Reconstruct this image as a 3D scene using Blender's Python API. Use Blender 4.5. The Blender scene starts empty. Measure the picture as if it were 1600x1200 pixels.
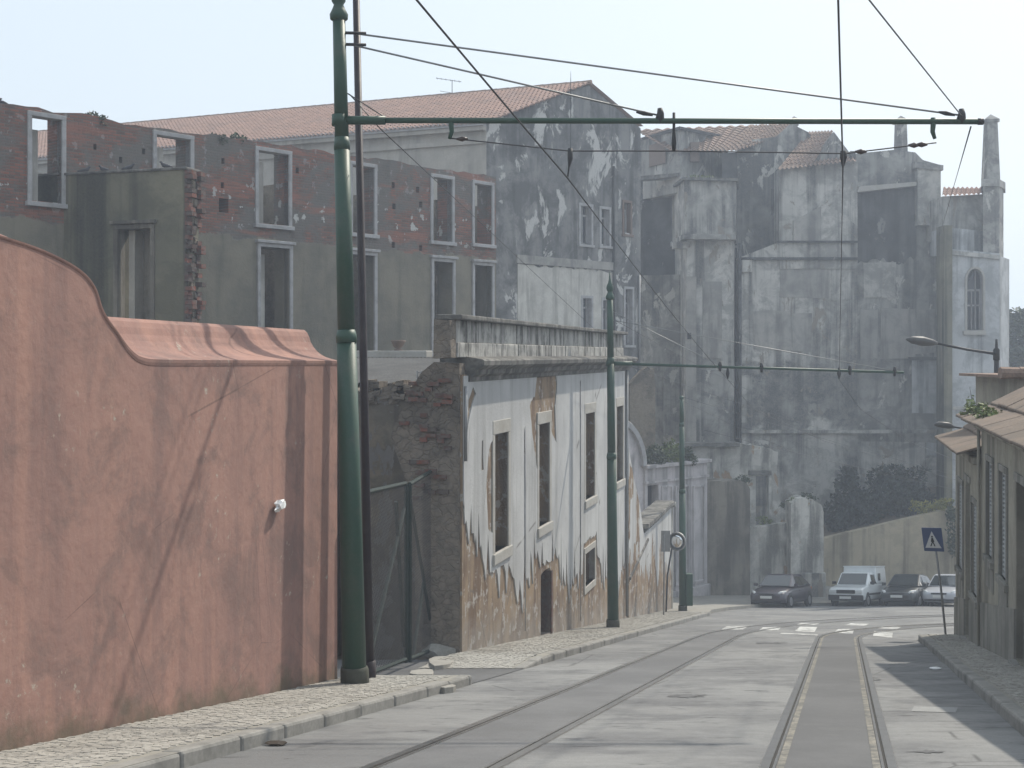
import bpy, bmesh, math, random
from mathutils import Vector, Matrix
from mathutils.geometry import tessellate_polygon
random.seed(7)
sc = bpy.context.scene
col = sc.collection

# ------------------------------------------------------------------ camera
F = 2000.0          # focal length in pixels of the 1600 px wide photograph
HZ = 555.0          # row of the horizon
cam_d = bpy.data.cameras.new('camera'); cam = bpy.data.objects.new('camera', cam_d); col.objects.link(cam)
cam_d.sensor_width = 36.0; cam_d.lens = 36.0*F/1600.0
cam_d.shift_y = -(600.0-HZ)/1600.0
cam_d.clip_start = 0.1; cam_d.clip_end = 2000
cam.location = (0, 0, 0); cam.rotation_euler = (math.radians(90), 0, 0)
sc.camera = cam

# ------------------------------------------------------------------ light
SUN = Vector((0.60, 0.75, 1.0)).normalized()
EL = math.asin(SUN.z); AZ = math.atan2(SUN.x, SUN.y)
w = bpy.data.worlds.new('World'); sc.world = w; w.use_nodes = True
wn = w.node_tree.nodes; wl = w.node_tree.links
bg = wn['Background']
sky = wn.new('ShaderNodeTexSky'); sky.sky_type = 'NISHITA'; sky.sun_disc = False
sky.sun_elevation = EL; sky.sun_rotation = AZ
sky.air_density = 1.0; sky.dust_density = 6.0; sky.ozone_density = 1.0; sky.altitude = 60
veil = wn.new('ShaderNodeMix'); veil.data_type = 'RGBA'        # thin, even high cloud
veil.inputs[0].default_value = 0.8; veil.inputs[7].default_value = (6.45, 7.35, 8.1, 1)
wl.new(sky.outputs[0], veil.inputs[6]); wl.new(veil.outputs[2], bg.inputs['Color']); bg.inputs['Strength'].default_value = 0.1
sun_d = bpy.data.lights.new('sun', 'SUN'); sun_d.energy = 3.0; sun_d.angle = math.radians(0.9); sun_d.color = (1.0, 0.93, 0.81)
sun = bpy.data.objects.new('sun', sun_d); col.objects.link(sun)
sun.rotation_euler = (-SUN).to_track_quat('-Z', 'Y').to_euler(); sun.location = (60, 40, 60)
sc.view_settings.view_transform = 'Standard'; sc.view_settings.look = 'None'
sc.view_settings.gamma = 1; sc.view_settings.exposure = 0.45; sc.view_settings.use_curve_mapping = False
sc.render.engine = 'CYCLES'
cy = sc.cycles
cy.use_denoising = True; cy.max_bounces = 5; cy.diffuse_bounces = 3; cy.glossy_bounces = 2
cy.transmission_bounces = 2; cy.volume_bounces = 1; cy.transparent_max_bounces = 6
cy.caustics_reflective = False; cy.caustics_refractive = False
HAZE_DENSITY = 0.0022

# ------------------------------------------------------------------ picture <-> place
def at(px, py, d): return Vector(((px-800)/F*d, d, (HZ-py)/F*d))
def G(y):
    return -(1.5+0.17*y) if y <= 60 else -(11.7+0.054*(y-60))
def gp(px, py):
    d = 3000.0/(py-895.0); return ((px-800)/F*d, d)

class Fr:
    """vertical plane: origin (x,y), direction e, outward side to the right of e; local x along e, local y inwards"""
    def __init__(s, ox, oy, ex, ey, oz=None):
        L = math.hypot(ex, ey); s.o = (ox, oy); s.e = (ex/L, ey/L); s.oz = G(oy) if oz is None else oz
        s.rot = math.atan2(ey, ex)
    def s_of(s, px):
        k = (px-800)/F; e = s.e; o = s.o
        return (k*o[1]-o[0])/(e[0]-k*e[1])
    def P(s, px, py):
        t = s.s_of(px); d = s.o[1]+t*s.e[1]
        return (t, (HZ-py)/F*d-s.oz)
    def Z(s, t, zworld=0): return zworld-s.oz
    def g(s, t, yin=0):  # ground height in local z
        return G(s.o[1]+t*s.e[1]+yin*s.e[0])-s.oz
    def rect(s, x0, y0, x1, y1):
        a = s.P(x0, y0); c = s.P(x1, y1); xm = (x0+x1)/2
        return (a[0], s.P(xm, y1)[1], c[0], s.P(xm, y0)[1])   # s0,z0,s1,z1

# ------------------------------------------------------------------ objects
def empty(name, loc, rz=0.0):
    o = bpy.data.objects.new(name, None); col.objects.link(o); o.location = loc; o.rotation_euler = (0, 0, rz)
    o.empty_display_size = 0.3
    return o
def tag(o, label=None, cat=None, group=None, kind=None):
    if label: o['label'] = label
    if cat: o['category'] = cat
    if group: o['group'] = group
    if kind: o['kind'] = kind
    return o
def thing(name, fr, label, cat, group=None):
    o = empty(name, (fr.o[0], fr.o[1], fr.oz), fr.rot); return tag(o, label, cat, group)

class MB:
    def __init__(s): s.v = []; s.f = []
    def add(s, vs, fs):
        b = len(s.v); s.v += [tuple(p) for p in vs]; s.f += [tuple(i+b for i in f) for f in fs]; return s
    def box(s, x0, x1, y0, y1, z0, z1, j=0.0):
        p = [(x, y, z) for z in (z0, z1) for y in (y0, y1) for x in (x0, x1)]
        if j: p = [tuple(c+random.uniform(-j, j) for c in q) for q in p]
        return s.add(p, [(0, 2, 3, 1), (4, 5, 7, 6), (0, 1, 5, 4), (2, 6, 7, 3), (0, 4, 6, 2), (1, 3, 7, 5)])
    def hexa(s, p):   # 8 points, same order as box
        return s.add(p, [(0, 2, 3, 1), (4, 5, 7, 6), (0, 1, 5, 4), (2, 6, 7, 3), (0, 4, 6, 2), (1, 3, 7, 5)])
    def wall(s, outline, holes=(), y0=0.0, y1=0.5):
        loops = [list(outline)]+[list(h) for h in holes]
        tri = tessellate_polygon([[Vector((p[0], p[1], 0)) for p in l] for l in loops])
        flat = [p for l in loops for p in l]; n = len(flat)
        vs = [(p[0], y0, p[1]) for p in flat]+[(p[0], y1, p[1]) for p in flat]
        fs = []
        for t in tri:
            a, b, c = [flat[i] for i in t]
            ar = (b[0]-a[0])*(c[1]-a[1])-(c[0]-a[0])*(b[1]-a[1])
            if abs(ar) < 1e-9: continue
            if ar < 0: t = (t[0], t[2], t[1])
            fs.append((t[0], t[1], t[2])); fs.append((t[0]+n, t[2]+n, t[1]+n))
        k = 0
        for l in loops:
            m = len(l)
            for i in range(m):
                a = k+i; b = k+(i+1) % m
                fs.append((a, b, b+n, a+n))
            k += m
        return s.add(vs, fs)
    def prism(s, pts, vec):   # any planar polygon extruded by vec
        n = len(pts); vec = Vector(vec)
        vs = [Vector(p) for p in pts]+[Vector(p)+vec for p in pts]
        fs = [tuple(range(n)), tuple(range(2*n-1, n-1, -1))]+[(i, i+n, (i+1) % n+n, (i+1) % n) for i in range(n)]
        return s.add(vs, fs)
    def tube(s, pts, r, n=8, cap=True):
        pts = [Vector(p) for p in pts]; m = len(pts)
        rs = r if isinstance(r, (list, tuple)) else [r]*m
        vs = []; fs = []
        for i, p in enumerate(pts):
            t = (pts[min(i+1, m-1)]-pts[max(i-1, 0)]).normalized()
            a = Vector((0, 0, 1)) if abs(t.z) < 0.9 else Vector((1, 0, 0))
            u = t.cross(a).normalized(); v = t.cross(u)
            vs += [p+(u*math.cos(k*2*math.pi/n)+v*math.sin(k*2*math.pi/n))*rs[i] for k in range(n)]
        for i in range(m-1):
            for k in range(n):
                fs.append((i*n+k, i*n+(k+1) % n, (i+1)*n+(k+1) % n, (i+1)*n+k))
        if cap: fs += [tuple(range(n-1, -1, -1)), tuple(range((m-1)*n, m*n))]
        return s.add(vs, fs)
    def sweep(s, path, prof, closed_prof=True):   # path: list of matrices 4x4 ; prof: 2D points put at (u,v)->matrix
        vs = []; n = len(prof)
        for M in path: vs += [M @ Vector((0, p[0], p[1])) for p in prof]
        fs = []
        for i in range(len(path)-1):
            for k in range(n if closed_prof else n-1):
                fs.append((i*n+k, i*n+(k+1) % n, (i+1)*n+(k+1) % n, (i+1)*n+k))
        if closed_prof: fs += [tuple(range(n-1, -1, -1)), tuple(range((len(path)-1)*n, len(path)*n))]
        return s.add(vs, fs)
    def build(s, name, mat, parent=None, smooth=False, bevel=0.0, kind=None, fix=True):
        me = bpy.data.meshes.new(name); me.from_pydata(s.v, [], s.f)
        if fix:
            bm = bmesh.new(); bm.from_mesh(me); bmesh.ops.recalc_face_normals(bm, faces=bm.faces); bm.to_mesh(me); bm.free()
        me.materials.append(mat)
        if smooth:
            for p in me.polygons: p.use_smooth = True
        me.update()
        o = bpy.data.objects.new(name, me); col.objects.link(o)
        if parent: o.parent = parent
        if bevel:
            b = o.modifiers.new('bevel', 'BEVEL'); b.width = bevel; b.segments = 2; b.limit_method = 'ANGLE'
        if kind: o['kind'] = kind
        return o
def share(o, name, parent, loc, rot=(0, 0, 0), scale=(1, 1, 1)):
    c = bpy.data.objects.new(name, o.data); col.objects.link(c); c.parent = parent
    c.location = loc; c.rotation_euler = rot; c.scale = scale
    return c
def jag(pts, amp, step, seed=0, ends=True):
    r = random.Random(seed); out = []
    for a, b in zip(pts[:-1], pts[1:]):
        L = math.hypot(b[0]-a[0], b[1]-a[1]); n = max(1, int(L/step))
        for i in range(n):
            t = i/n
            k = 0 if (i == 0 and not out and ends) else 1
            out.append((a[0]+(b[0]-a[0])*t, a[1]+(b[1]-a[1])*t+k*r.uniform(-amp, amp)))
    out.append(pts[-1]); return out
def jpx(pts, amp, seed): return jag(pts, amp, 5, seed)
def rectpoly(r): return [(r[0], r[1]), (r[2], r[1]), (r[2], r[3]), (r[0], r[3])]

# ------------------------------------------------------------------ materials
class NT:
    def __init__(s, name):
        s.m = bpy.data.materials.new(name); s.m.use_nodes = True
        s.t = s.m.node_tree; s.n = s.t.nodes; s.l = s.t.links
        s.p = s.n['Principled BSDF']; s.p.inputs['Specular IOR Level'].default_value = 0.25
        s.vec = s.n.new('ShaderNodeTexCoord').outputs['Object']
    def lk(s, v, sock):
        if isinstance(v, bpy.types.NodeSocket): s.l.new(v, sock)
        elif isinstance(v, (tuple, list)): sock.default_value = tuple(v) if len(v) == len(sock.default_value) else tuple(v)+(1.0,)
        else: sock.default_value = v
    def sc(s, k, vec=None):
        n = s.n.new('ShaderNodeVectorMath'); n.operation = 'MULTIPLY'; s.l.new(vec or s.vec, n.inputs[0]); n.inputs[1].default_value = k
        return n.outputs[0]
    def noise(s, scale, detail=5, rough=0.6, vec=None, dist=0.0):
        n = s.n.new('ShaderNodeTexNoise'); s.l.new(vec or s.vec, n.inputs['Vector'])
        n.inputs['Scale'].default_value = scale; n.inputs['Detail'].default_value = detail; n.inputs['Roughness'].default_value = rough
        n.inputs['Distortion'].default_value = dist
        return n.outputs[0]
    def vor(s, scale, vec=None, feat='DISTANCE_TO_EDGE'):
        n = s.n.new('ShaderNodeTexVoronoi'); n.feature = feat; s.l.new(vec or s.vec, n.inputs['Vector']); n.inputs['Scale'].default_value = scale
        return n.outputs[0]
    def ramp(s, v, lo, hi, a=0.0, b=1.0):
        n = s.n.new('ShaderNodeMapRange'); n.interpolation_type = 'SMOOTHSTEP'; s.lk(v, n.inputs[0])
        for i, x in zip((1, 2, 3, 4), (lo, hi, a, b)): n.inputs[i].default_value = x
        return n.outputs[0]
    def math(s, op, a, b=0.0, c=0.0):
        n = s.n.new('ShaderNodeMath'); n.operation = op; s.lk(a, n.inputs[0]); s.lk(b, n.inputs[1]); s.lk(c, n.inputs[2]); return n.outputs[0]
    def mix(s, f, a, b, mode='MIX'):
        n = s.n.new('ShaderNodeMix'); n.data_type = 'RGBA'; n.blend_type = mode
        s.lk(f, n.inputs[0]); s.lk(a, n.inputs[6]); s.lk(b, n.inputs[7]); return n.outputs[2]
    def xyz(s):
        n = s.n.new('ShaderNodeSeparateXYZ'); s.l.new(s.vec, n.inputs[0]); return n.outputs
    def island(s):
        a = s.n.new('ShaderNodeNewGeometry').outputs['Random Per Island']; b = s.n.new('ShaderNodeObjectInfo').outputs['Random']
        return s.math('FRACT', s.math('ADD', a, b))
    def done(s, c, rough=0.9, bump=None, bs=0.4, bd=0.02, metal=0.0, spec=None):
        s.lk(c, s.p.inputs['Base Color']); s.lk(rough, s.p.inputs['Roughness']); s.p.inputs['Metallic'].default_value = metal
        if spec is not None: s.p.inputs['Specular IOR Level'].default_value = spec
        if bump is not None:
            b = s.n.new('ShaderNodeBump'); b.inputs['Strength'].default_value = bs; b.inputs['Distance'].default_value = bd
            s.lk(bump, b.inputs['Height']); s.l.new(b.outputs[0], s.p.inputs['Normal'])
        return s.m

def plain(name, c, rough=0.6, var=0.25, scale=3.0, metal=0.0, spec=None, dirt=(0.1, 0.09, 0.08), da=0.3):
    t = NT(name); n = t.noise(scale, 6, 0.65); f = t.noise(scale*9, 4, 0.6)
    k = t.mix(t.math('MULTIPLY', t.ramp(n, 0.4, 0.75), da), c, dirt)
    k = t.mix(t.ramp(f, 0.3, 0.7, 0, var), k, tuple(x*0.6 for x in c))
    return t.done(k, rough, f, 0.15, 0.01, metal, spec)

def plaster(name, a, b, stain, streak=0.6, blotch=0.6, peel=None, peel_lo=0.58, peel_hi=0.6, ps=0.9, size=1.0, bump=0.5, zs=0.1, extra=None):
    """weathered render: two tones, vertical run-off streaks, mould blotches, places where the skin has come off"""
    t = NT(name)
    big = t.noise(0.35/size, 6, 0.6)
    c = t.mix(t.ramp(big, 0.35, 0.65), a, b)
    if extra: c = extra(t, c)
    bl = t.noise(0.9/size, 10, 0.72, dist=0.4)
    c = t.mix(t.math('MULTIPLY', t.ramp(bl, 0.43, 0.6), blotch), c, stain)
    st = t.noise(1.6/size, 7, 0.62, vec=t.sc((1.0, 1.0, zs)))
    st2 = t.noise(0.5/size, 4, 0.6)
    c = t.mix(t.math('MULTIPLY', t.math('MULTIPLY', t.ramp(st, 0.45, 0.62), t.ramp(st2, 0.3, 0.55)), streak), c, tuple(x*0.7 for x in stain))
    h = t.noise(14, 6, 0.65)
    hh = h
    if peel:
        pn = t.math('ADD', t.math('MULTIPLY', t.noise(ps, 11, 0.66, vec=t.sc((1, 1, 0.55)), dist=0.6), 1.0), 0.0)
        m = t.ramp(pn, peel_lo, peel_hi)
        c = t.mix(m, c, peel)
        hh = t.math('ADD', h, t.math('MULTIPLY', m, -1.5))
    c = t.mix(t.ramp(h, 0.35, 0.7, 0.0, 0.28), c, tuple(x*0.62 for x in a))
    return t.done(c, 0.93, hh, bump, 0.02, spec=0.15)

M = {}
M['pink'] = None
def mk_pink():
    t = NT('pink_limewash')
    big = t.noise(0.45, 7, 0.62)
    c = t.mix(t.ramp(big, 0.35, 0.68), (0.365, 0.22, 0.18), (0.305, 0.188, 0.16))
    st = t.noise(2.4, 7, 0.62, vec=t.sc((1, 1, 0.09)))
    c = t.mix(t.ramp(st, 0.46, 0.66, 0, 0.45), c, (0.2, 0.135, 0.125))
    st3 = t.noise(3.1, 6, 0.6, vec=t.sc((1, 1, 0.07)))
    c = t.mix(t.ramp(st3, 0.5, 0.68, 0, 0.45), c, (0.43, 0.25, 0.195))
    bl = t.noise(1.3, 9, 0.7, dist=0.5)
    c = t.mix(t.ramp(bl, 0.46, 0.64, 0, 0.7), c, (0.2, 0.14, 0.125))
    sp = t.noise(7.0, 8, 0.75); sm = t.noise(0.8, 3, 0.5)
    c = t.mix(t.math('MULTIPLY', t.ramp(sp, 0.57, 0.65), t.ramp(sm, 0.54, 0.62)), c, (0.42, 0.37, 0.31))
    # green-black damp rising from the pavement
    x, y, z = t.xyz()
    hgt = t.math('ADD', z, t.math('MULTIPLY', x, 0.165))
    dm = t.math('ADD', hgt, t.math('MULTIPLY', t.noise(2.0, 6, 0.65), -1.1))
    c = t.mix(t.ramp(dm, -0.5, -0.1, 0.75, 0.0), c, (0.11, 0.105, 0.075))
    h = t.noise(9, 7, 0.6); h2 = t.noise(1.6, 4, 0.5)
    c = t.mix(t.ramp(h, 0.4, 0.7, 0, 0.2), c, (0.25, 0.12, 0.1))
    # hairline cracks
    cr = t.vor(0.55, vec=t.sc((1, 1, 0.8)))
    cm = t.math('MULTIPLY', t.ramp(cr, 0.0, 0.004, 0.55, 0.0), t.ramp(t.noise(0.6, 2, 0.5), 0.48, 0.56))
    c = t.mix(cm, c, (0.12, 0.08, 0.07))
    return t.done(c, 0.92, t.math('ADD', h, t.math('MULTIPLY', h2, 2.0)), 0.45, 0.02, spec=0.15)
M['pink'] = mk_pink()
M['green_paint'] = plain('dark_green_paint', (0.026, 0.07, 0.047), 0.5, 0.3, 4, spec=0.4, dirt=(0.08, 0.085, 0.07), da=0.45)
M['gate_paint'] = plain('blackish_green_gate_paint', (0.02, 0.034, 0.03), 0.6, 0.3, 6)
M['pole_foot'] = plain('weathered_pole_foot', (0.075, 0.078, 0.062), 0.85, 0.4, 5)
M['brown_paint'] = plain('brown_black_paint', (0.03, 0.022, 0.026), 0.5, 0.3, 4)
M['iron'] = plain('dark_iron', (0.035, 0.035, 0.038), 0.55, 0.3, 6)
M['wire'] = plain('copper_wire_dull', (0.05, 0.05, 0.055), 0.5, 0.1, 6)
M['porcelain'] = plain('insulator', (0.06, 0.04, 0.035), 0.3, 0.1, 6)
M['white_frame'] = plain('chalky_white_frame', (0.42, 0.415, 0.42), 0.85, 0.3, 2.5, dirt=(0.16, 0.15, 0.14), da=0.6)
M['stone_frame'] = plain('limestone_surround', (0.43, 0.415, 0.385), 0.85, 0.3, 2.2, dirt=(0.25, 0.22, 0.17), da=0.5)
M['dark_void'] = plain('dark_interior', (0.045, 0.045, 0.05), 0.9, 0.3, 1.5)
M['infill'] = plaster('blocked_window_render', (0.17, 0.165, 0.15), (0.11, 0.11, 0.105), (0.06, 0.06, 0.06), size=0.6)
M['glass'] = NT('dusty_window_glass').done((0.05, 0.055, 0.065), 0.12, spec=0.6)
M['cream'] = plaster('cream_render', (0.46, 0.43, 0.38), (0.40, 0.375, 0.34), (0.27, 0.25, 0.22), 0.5, 0.3)
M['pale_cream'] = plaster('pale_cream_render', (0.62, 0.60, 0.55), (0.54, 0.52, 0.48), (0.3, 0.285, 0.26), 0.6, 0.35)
M['grey_render'] = plaster('grey_cement_render', (0.24, 0.222, 0.16), (0.16, 0.153, 0.118), (0.03, 0.032, 0.031), 1.0, 0.35, size=1.4, zs=0.04, extra=lambda t, c: t.mix(t.ramp(t.noise(0.75, 5, 0.55, vec=t.sc((1, 1, 0.035))), 0.47, 0.57, 0, 0.8), c, (0.04, 0.042, 0.04)))
M['rubble'] = None
def mk_rubble(name, a, b, dark):
    t = NT(name); dn = t.n.new('ShaderNodeTexNoise'); t.l.new(t.vec, dn.inputs['Vector']); dn.inputs['Scale'].default_value = 5; dn.inputs['Detail'].default_value = 5
    vv = t.n.new('ShaderNodeVectorMath'); vv.operation = 'MULTIPLY_ADD'; t.l.new(dn.outputs['Color'], vv.inputs[0]); vv.inputs[1].default_value = (0.3, 0.3, 0.3); t.l.new(t.vec, vv.inputs[2])
    e = t.vor(5.5, vec=t.sc((1, 1, 1.5), vv.outputs[0]))
    n = t.noise(6, 8, 0.7); nb = t.noise(0.8, 6, 0.6)
    c = t.mix(t.ramp(n, 0.3, 0.7), a, b)
    c = t.mix(t.ramp(nb, 0.45, 0.65, 0, 0.6), c, dark)
    c = t.mix(t.math('MULTIPLY', t.ramp(e, 0.0, 0.05, 0.6, 0.0), t.ramp(nb, 0.4, 0.6, 0.2, 1.0)), c, dark)
    return t.done(c, 0.95, t.math('ADD', t.math('MULTIPLY', t.ramp(e, 0.0, 0.12), 0.5), t.math('MULTIPLY', n, 0.9)), 0.7, 0.04, spec=0.1)
M['rubble'] = mk_rubble('rubble_stone', (0.27, 0.23, 0.18), (0.19, 0.165, 0.135), (0.07, 0.062, 0.055))
M['rubble_dark'] = mk_rubble('sooty_rubble', (0.235, 0.2, 0.165), (0.165, 0.145, 0.125), (0.07, 0.065, 0.06))

def mk_ruin():
    t = NT('ruined_brickwork'); x, y, z = t.xyz()
    cv = t.n.new('ShaderNodeCombineXYZ'); t.l.new(x, cv.inputs[0]); t.l.new(z, cv.inputs[1])
    br = t.n.new('ShaderNodeTexBrick'); t.l.new(cv.outputs[0], br.inputs['Vector'])
    br.inputs['Scale'].default_value = 1.0; br.inputs['Brick Width'].default_value = 0.26; br.inputs['Row Height'].default_value = 0.082
    br.inputs['Mortar Size'].default_value = 0.012; br.inputs['Mortar Smooth'].default_value = 0.3; br.inputs['Bias'].default_value = -0.1
    br.inputs['Color1'].default_value = (0.29, 0.125, 0.09, 1); br.inputs['Color2'].default_value = (0.14, 0.088, 0.072, 1); br.inputs['Mortar'].default_value = (0.16, 0.14, 0.125, 1)
    big = t.noise(0.55, 8, 0.66, dist=0.5)
    c = t.mix(t.ramp(big, 0.42, 0.56, 0.1, 0.9), br.outputs[0], (0.165, 0.158, 0.145))
    row = t.noise(0.7, 4, 0.6, vec=t.sc((0.35, 1, 2.2)))
    c = t.mix(t.ramp(row, 0.53, 0.64, 0, 0.7), c, (0.33, 0.15, 0.11))
    c = t.mix(t.ramp(t.noise(1.5, 7, 0.7), 0.5, 0.7, 0, 0.5), c, (0.09, 0.085, 0.08))
    wsp = t.noise(2.9, 5, 0.6, vec=t.sc((1, 1, 0.8)))
    zz = t.math('ADD', z, t.math('MULTIPLY', x, 0.0))
    band = t.math('MULTIPLY', t.ramp(zz, RZ0+0.2, RZ0+0.7), t.ramp(zz, RZ0+0.9, RZ0+2.2, 1.0, 0.25))
    c = t.mix(t.math('MULTIPLY', t.ramp(wsp, 0.60, 0.62), band), c, (0.5, 0.5, 0.48))
    # plaster still holding on the lower storey
    pl = t.mix(t.ramp(t.noise(0.7, 8, 0.65), 0.35, 0.68), (0.24, 0.218, 0.172), (0.165, 0.155, 0.13))
    pl = t.mix(t.ramp(t.noise(1.8, 6, 0.6, vec=t.sc((1, 1, 0.1))), 0.5, 0.75, 0, 0.5), pl, (0.06, 0.062, 0.058))
    pm = t.ramp(t.math('ADD', zz, t.math('MULTIPLY', t.noise(1.1, 8, 0.6), 0.9)), RZ0+0.5, RZ0+0.58, 1.0, 0.0)
    c = t.mix(pm, c, pl)
    h = t.noise(12, 6, 0.65)
    hb = t.math('MULTIPLY', br.outputs[1], t.math('SUBTRACT', 1.0, pm))
    return t.done(c, 0.95, t.math('ADD', t.math('SUBTRACT', h, hb), t.math('MULTIPLY', pm, 1.2)), 0.6, 0.03, spec=0.1)

def mk_tile(name, a, b, c3):
    t = NT(name); r = t.n.new('ShaderNodeTexVoronoi'); t.l.new(t.sc((4.2, 4.2, 4.2)), r.inputs['Vector']); r.inputs['Scale'].default_value = 1.0
    n = t.noise(0.8, 7, 0.65); f = t.noise(22, 4, 0.6)
    sp = t.n.new('ShaderNodeSeparateColor'); t.l.new(r.outputs['Color'], sp.inputs[0])
    c = t.mix(sp.outputs[0], a, b); c = t.mix(t.ramp(n, 0.45, 0.7, 0, 0.6), c, c3)
    c = t.mix(t.ramp(f, 0.4, 0.7, 0, 0.35), c, tuple(x*0.5 for x in c3))
    return t.done(c, 0.9, f, 0.2, 0.01, spec=0.15)
M['tile'] = mk_tile('clay_roof_tiles', (0.47, 0.31, 0.25), (0.37, 0.25, 0.205), (0.3, 0.225, 0.195))
M['tile_dark'] = mk_tile('weathered_clay_tiles', (0.33, 0.23, 0.18), (0.25, 0.18, 0.145), (0.18, 0.15, 0.125))
M['slab'] = mk_tile('brown_roof_slabs', (0.215, 0.165, 0.13), (0.175, 0.138, 0.112), (0.12, 0.105, 0.088))
M['slate'] = mk_tile('grey_sheet_roof', (0.11, 0.11, 0.11), (0.085, 0.085, 0.085), (0.06, 0.06, 0.06))

M['mould'] = plaster('mouldy_gable_render', (0.28, 0.275, 0.265), (0.175, 0.175, 0.175), (0.07, 0.071, 0.074), 0.8, 0.75, peel=(0.54, 0.53, 0.51), peel_lo=0.55, peel_hi=0.59, ps=0.75, size=1.3)
M['conv_a'] = plaster('soot_stained_render', (0.41, 0.40, 0.375), (0.27, 0.265, 0.25), (0.075, 0.075, 0.077), 0.85, 0.65, peel=(0.5, 0.485, 0.45), peel_lo=0.57, peel_hi=0.61, ps=1.0, size=1.2, zs=0.05)
M['conv_b'] = plaster('pale_stained_render', (0.58, 0.56, 0.52), (0.43, 0.42, 0.39), (0.1, 0.1, 0.1), 0.9, 0.6, peel=(0.25, 0.22, 0.185), peel_lo=0.59, peel_hi=0.62, ps=1.1, size=1.2, zs=0.05)
def soot_band(t, c):
    x, y, z = t.xyz(); n = t.noise(0.6, 9, 0.68, vec=t.sc((0.7, 1, 1.0)), dist=0.5)
    zz = t.math('ADD', z, t.math('MULTIPLY', t.math('SUBTRACT', n, 0.5), 6.0))
    m = t.math('MULTIPLY', t.ramp(zz, 8.0, 8.8), t.ramp(zz, 11.6, 12.4, 1.0, 0.0))
    c = t.mix(t.math('MULTIPLY', m, t.ramp(t.noise(2.2, 8, 0.7), 0.35, 0.6, 0.95, 0.45)), c, (0.05, 0.051, 0.054))
    return c
M['conv_low'] = plaster('pale_render_with_soot_band', (0.58, 0.56, 0.52), (0.43, 0.42, 0.39), (0.1, 0.1, 0.1), 0.9, 0.6, peel=(0.25, 0.22, 0.185), peel_lo=0.6, peel_hi=0.62, ps=1.1, size=1.2, zs=0.05, extra=soot_band)
M['conv_dark'] = plaster('black_mould_and_shade_render', (0.13, 0.13, 0.128), (0.075, 0.076, 0.077), (0.028, 0.029, 0.032), 0.8, 0.7, peel=(0.24, 0.235, 0.225), peel_lo=0.6, peel_hi=0.64, ps=0.7, size=1.6)  # mould black, also used to paint the shade of the recessed wall
M['soot'] = plaster('patchy_soot_render', (0.17, 0.172, 0.176), (0.1, 0.102, 0.106), (0.024, 0.026, 0.03), 0.9, 0.9, peel=(0.36, 0.355, 0.34), peel_lo=0.555, peel_hi=0.6, ps=1.2, size=0.9)
M['conv_panel'] = plaster('smooth_blocked_panel', (0.42, 0.40, 0.37), (0.34, 0.33, 0.31), (0.14, 0.14, 0.14), 0.6, 0.45, size=1.0, bump=0.2)
M['tower'] = plaster('pale_blue_grey_render', (0.55, 0.56, 0.565), (0.44, 0.45, 0.455), (0.13, 0.137, 0.14), 0.95, 0.45, size=1.3, zs=0.05)
M['gate_stone'] = plaster('pinkish_white_render', (0.58, 0.54, 0.54), (0.49, 0.46, 0.46), (0.24, 0.23, 0.23), 0.7, 0.35)
M['yard_wall'] = plaster('ochre_grey_render', (0.235, 0.2, 0.155), (0.17, 0.155, 0.135), (0.08, 0.078, 0.075), 0.6, 0.5, peel=(0.2, 0.19, 0.185), peel_lo=0.56, peel_hi=0.58, ps=0.9, size=0.8)
M['pier_wall'] = plaster('sun_brightened_wall', (0.62, 0.60, 0.55), (0.47, 0.455, 0.42), (0.16, 0.155, 0.14), 0.9, 0.55, peel=(0.32, 0.22, 0.14), peel_lo=0.59, peel_hi=0.61, ps=0.9, size=0.9)  # base tones lifted to stand in for sun on the pier and low wall
M['grey_wall'] = plaster('damp_grey_render', (0.27, 0.245, 0.205), (0.2, 0.185, 0.16), (0.09, 0.084, 0.075), 0.8, 0.5, size=1.0)
M['retain'] = plaster('concrete_retaining_wall', (0.47, 0.405, 0.295), (0.40, 0.345, 0.255), (0.2, 0.175, 0.135), 0.75, 0.4, size=1.2, zs=0.05)
M['house'] = plaster('beige_house_render', (0.40, 0.37, 0.305), (0.34, 0.315, 0.265), (0.17, 0.16, 0.135), 0.7, 0.35, size=0.9)
M['plinth'] = plaster('grey_plinth_render', (0.33, 0.315, 0.28), (0.28, 0.268, 0.24), (0.14, 0.137, 0.125), 0.6, 0.4, size=0.7)
M['shutter'] = plain('pale_grey_shutter_paint', (0.38, 0.385, 0.38), 0.6, 0.2, 3)
M['door'] = plain('dark_door_paint', (0.05, 0.045, 0.04), 0.5, 0.3, 3)
M['parapet'] = plaster('lichen_white_slab', (0.52, 0.51, 0.48), (0.40, 0.39, 0.37), (0.11, 0.108, 0.1), 1.0, 0.5, size=0.35, zs=0.1)
M['cornice'] = plaster('blackened_cornice', (0.25, 0.24, 0.22), (0.17, 0.165, 0.155), (0.055, 0.055, 0.055), 0.6, 0.7, size=0.5)
M['brick'] = None
def mk_brick():
    t = NT('loose_red_brick'); r = t.island(); n = t.noise(9, 6, 0.65)
    c = t.mix(r, (0.22, 0.09, 0.065), (0.075, 0.06, 0.055)); c = t.mix(t.ramp(n, 0.4, 0.62, 0, 0.8), c, (0.13, 0.12, 0.11))
    return t.done(c, 0.95, n, 0.6, 0.02, spec=0.1)
M['brick'] = mk_brick()

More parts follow.
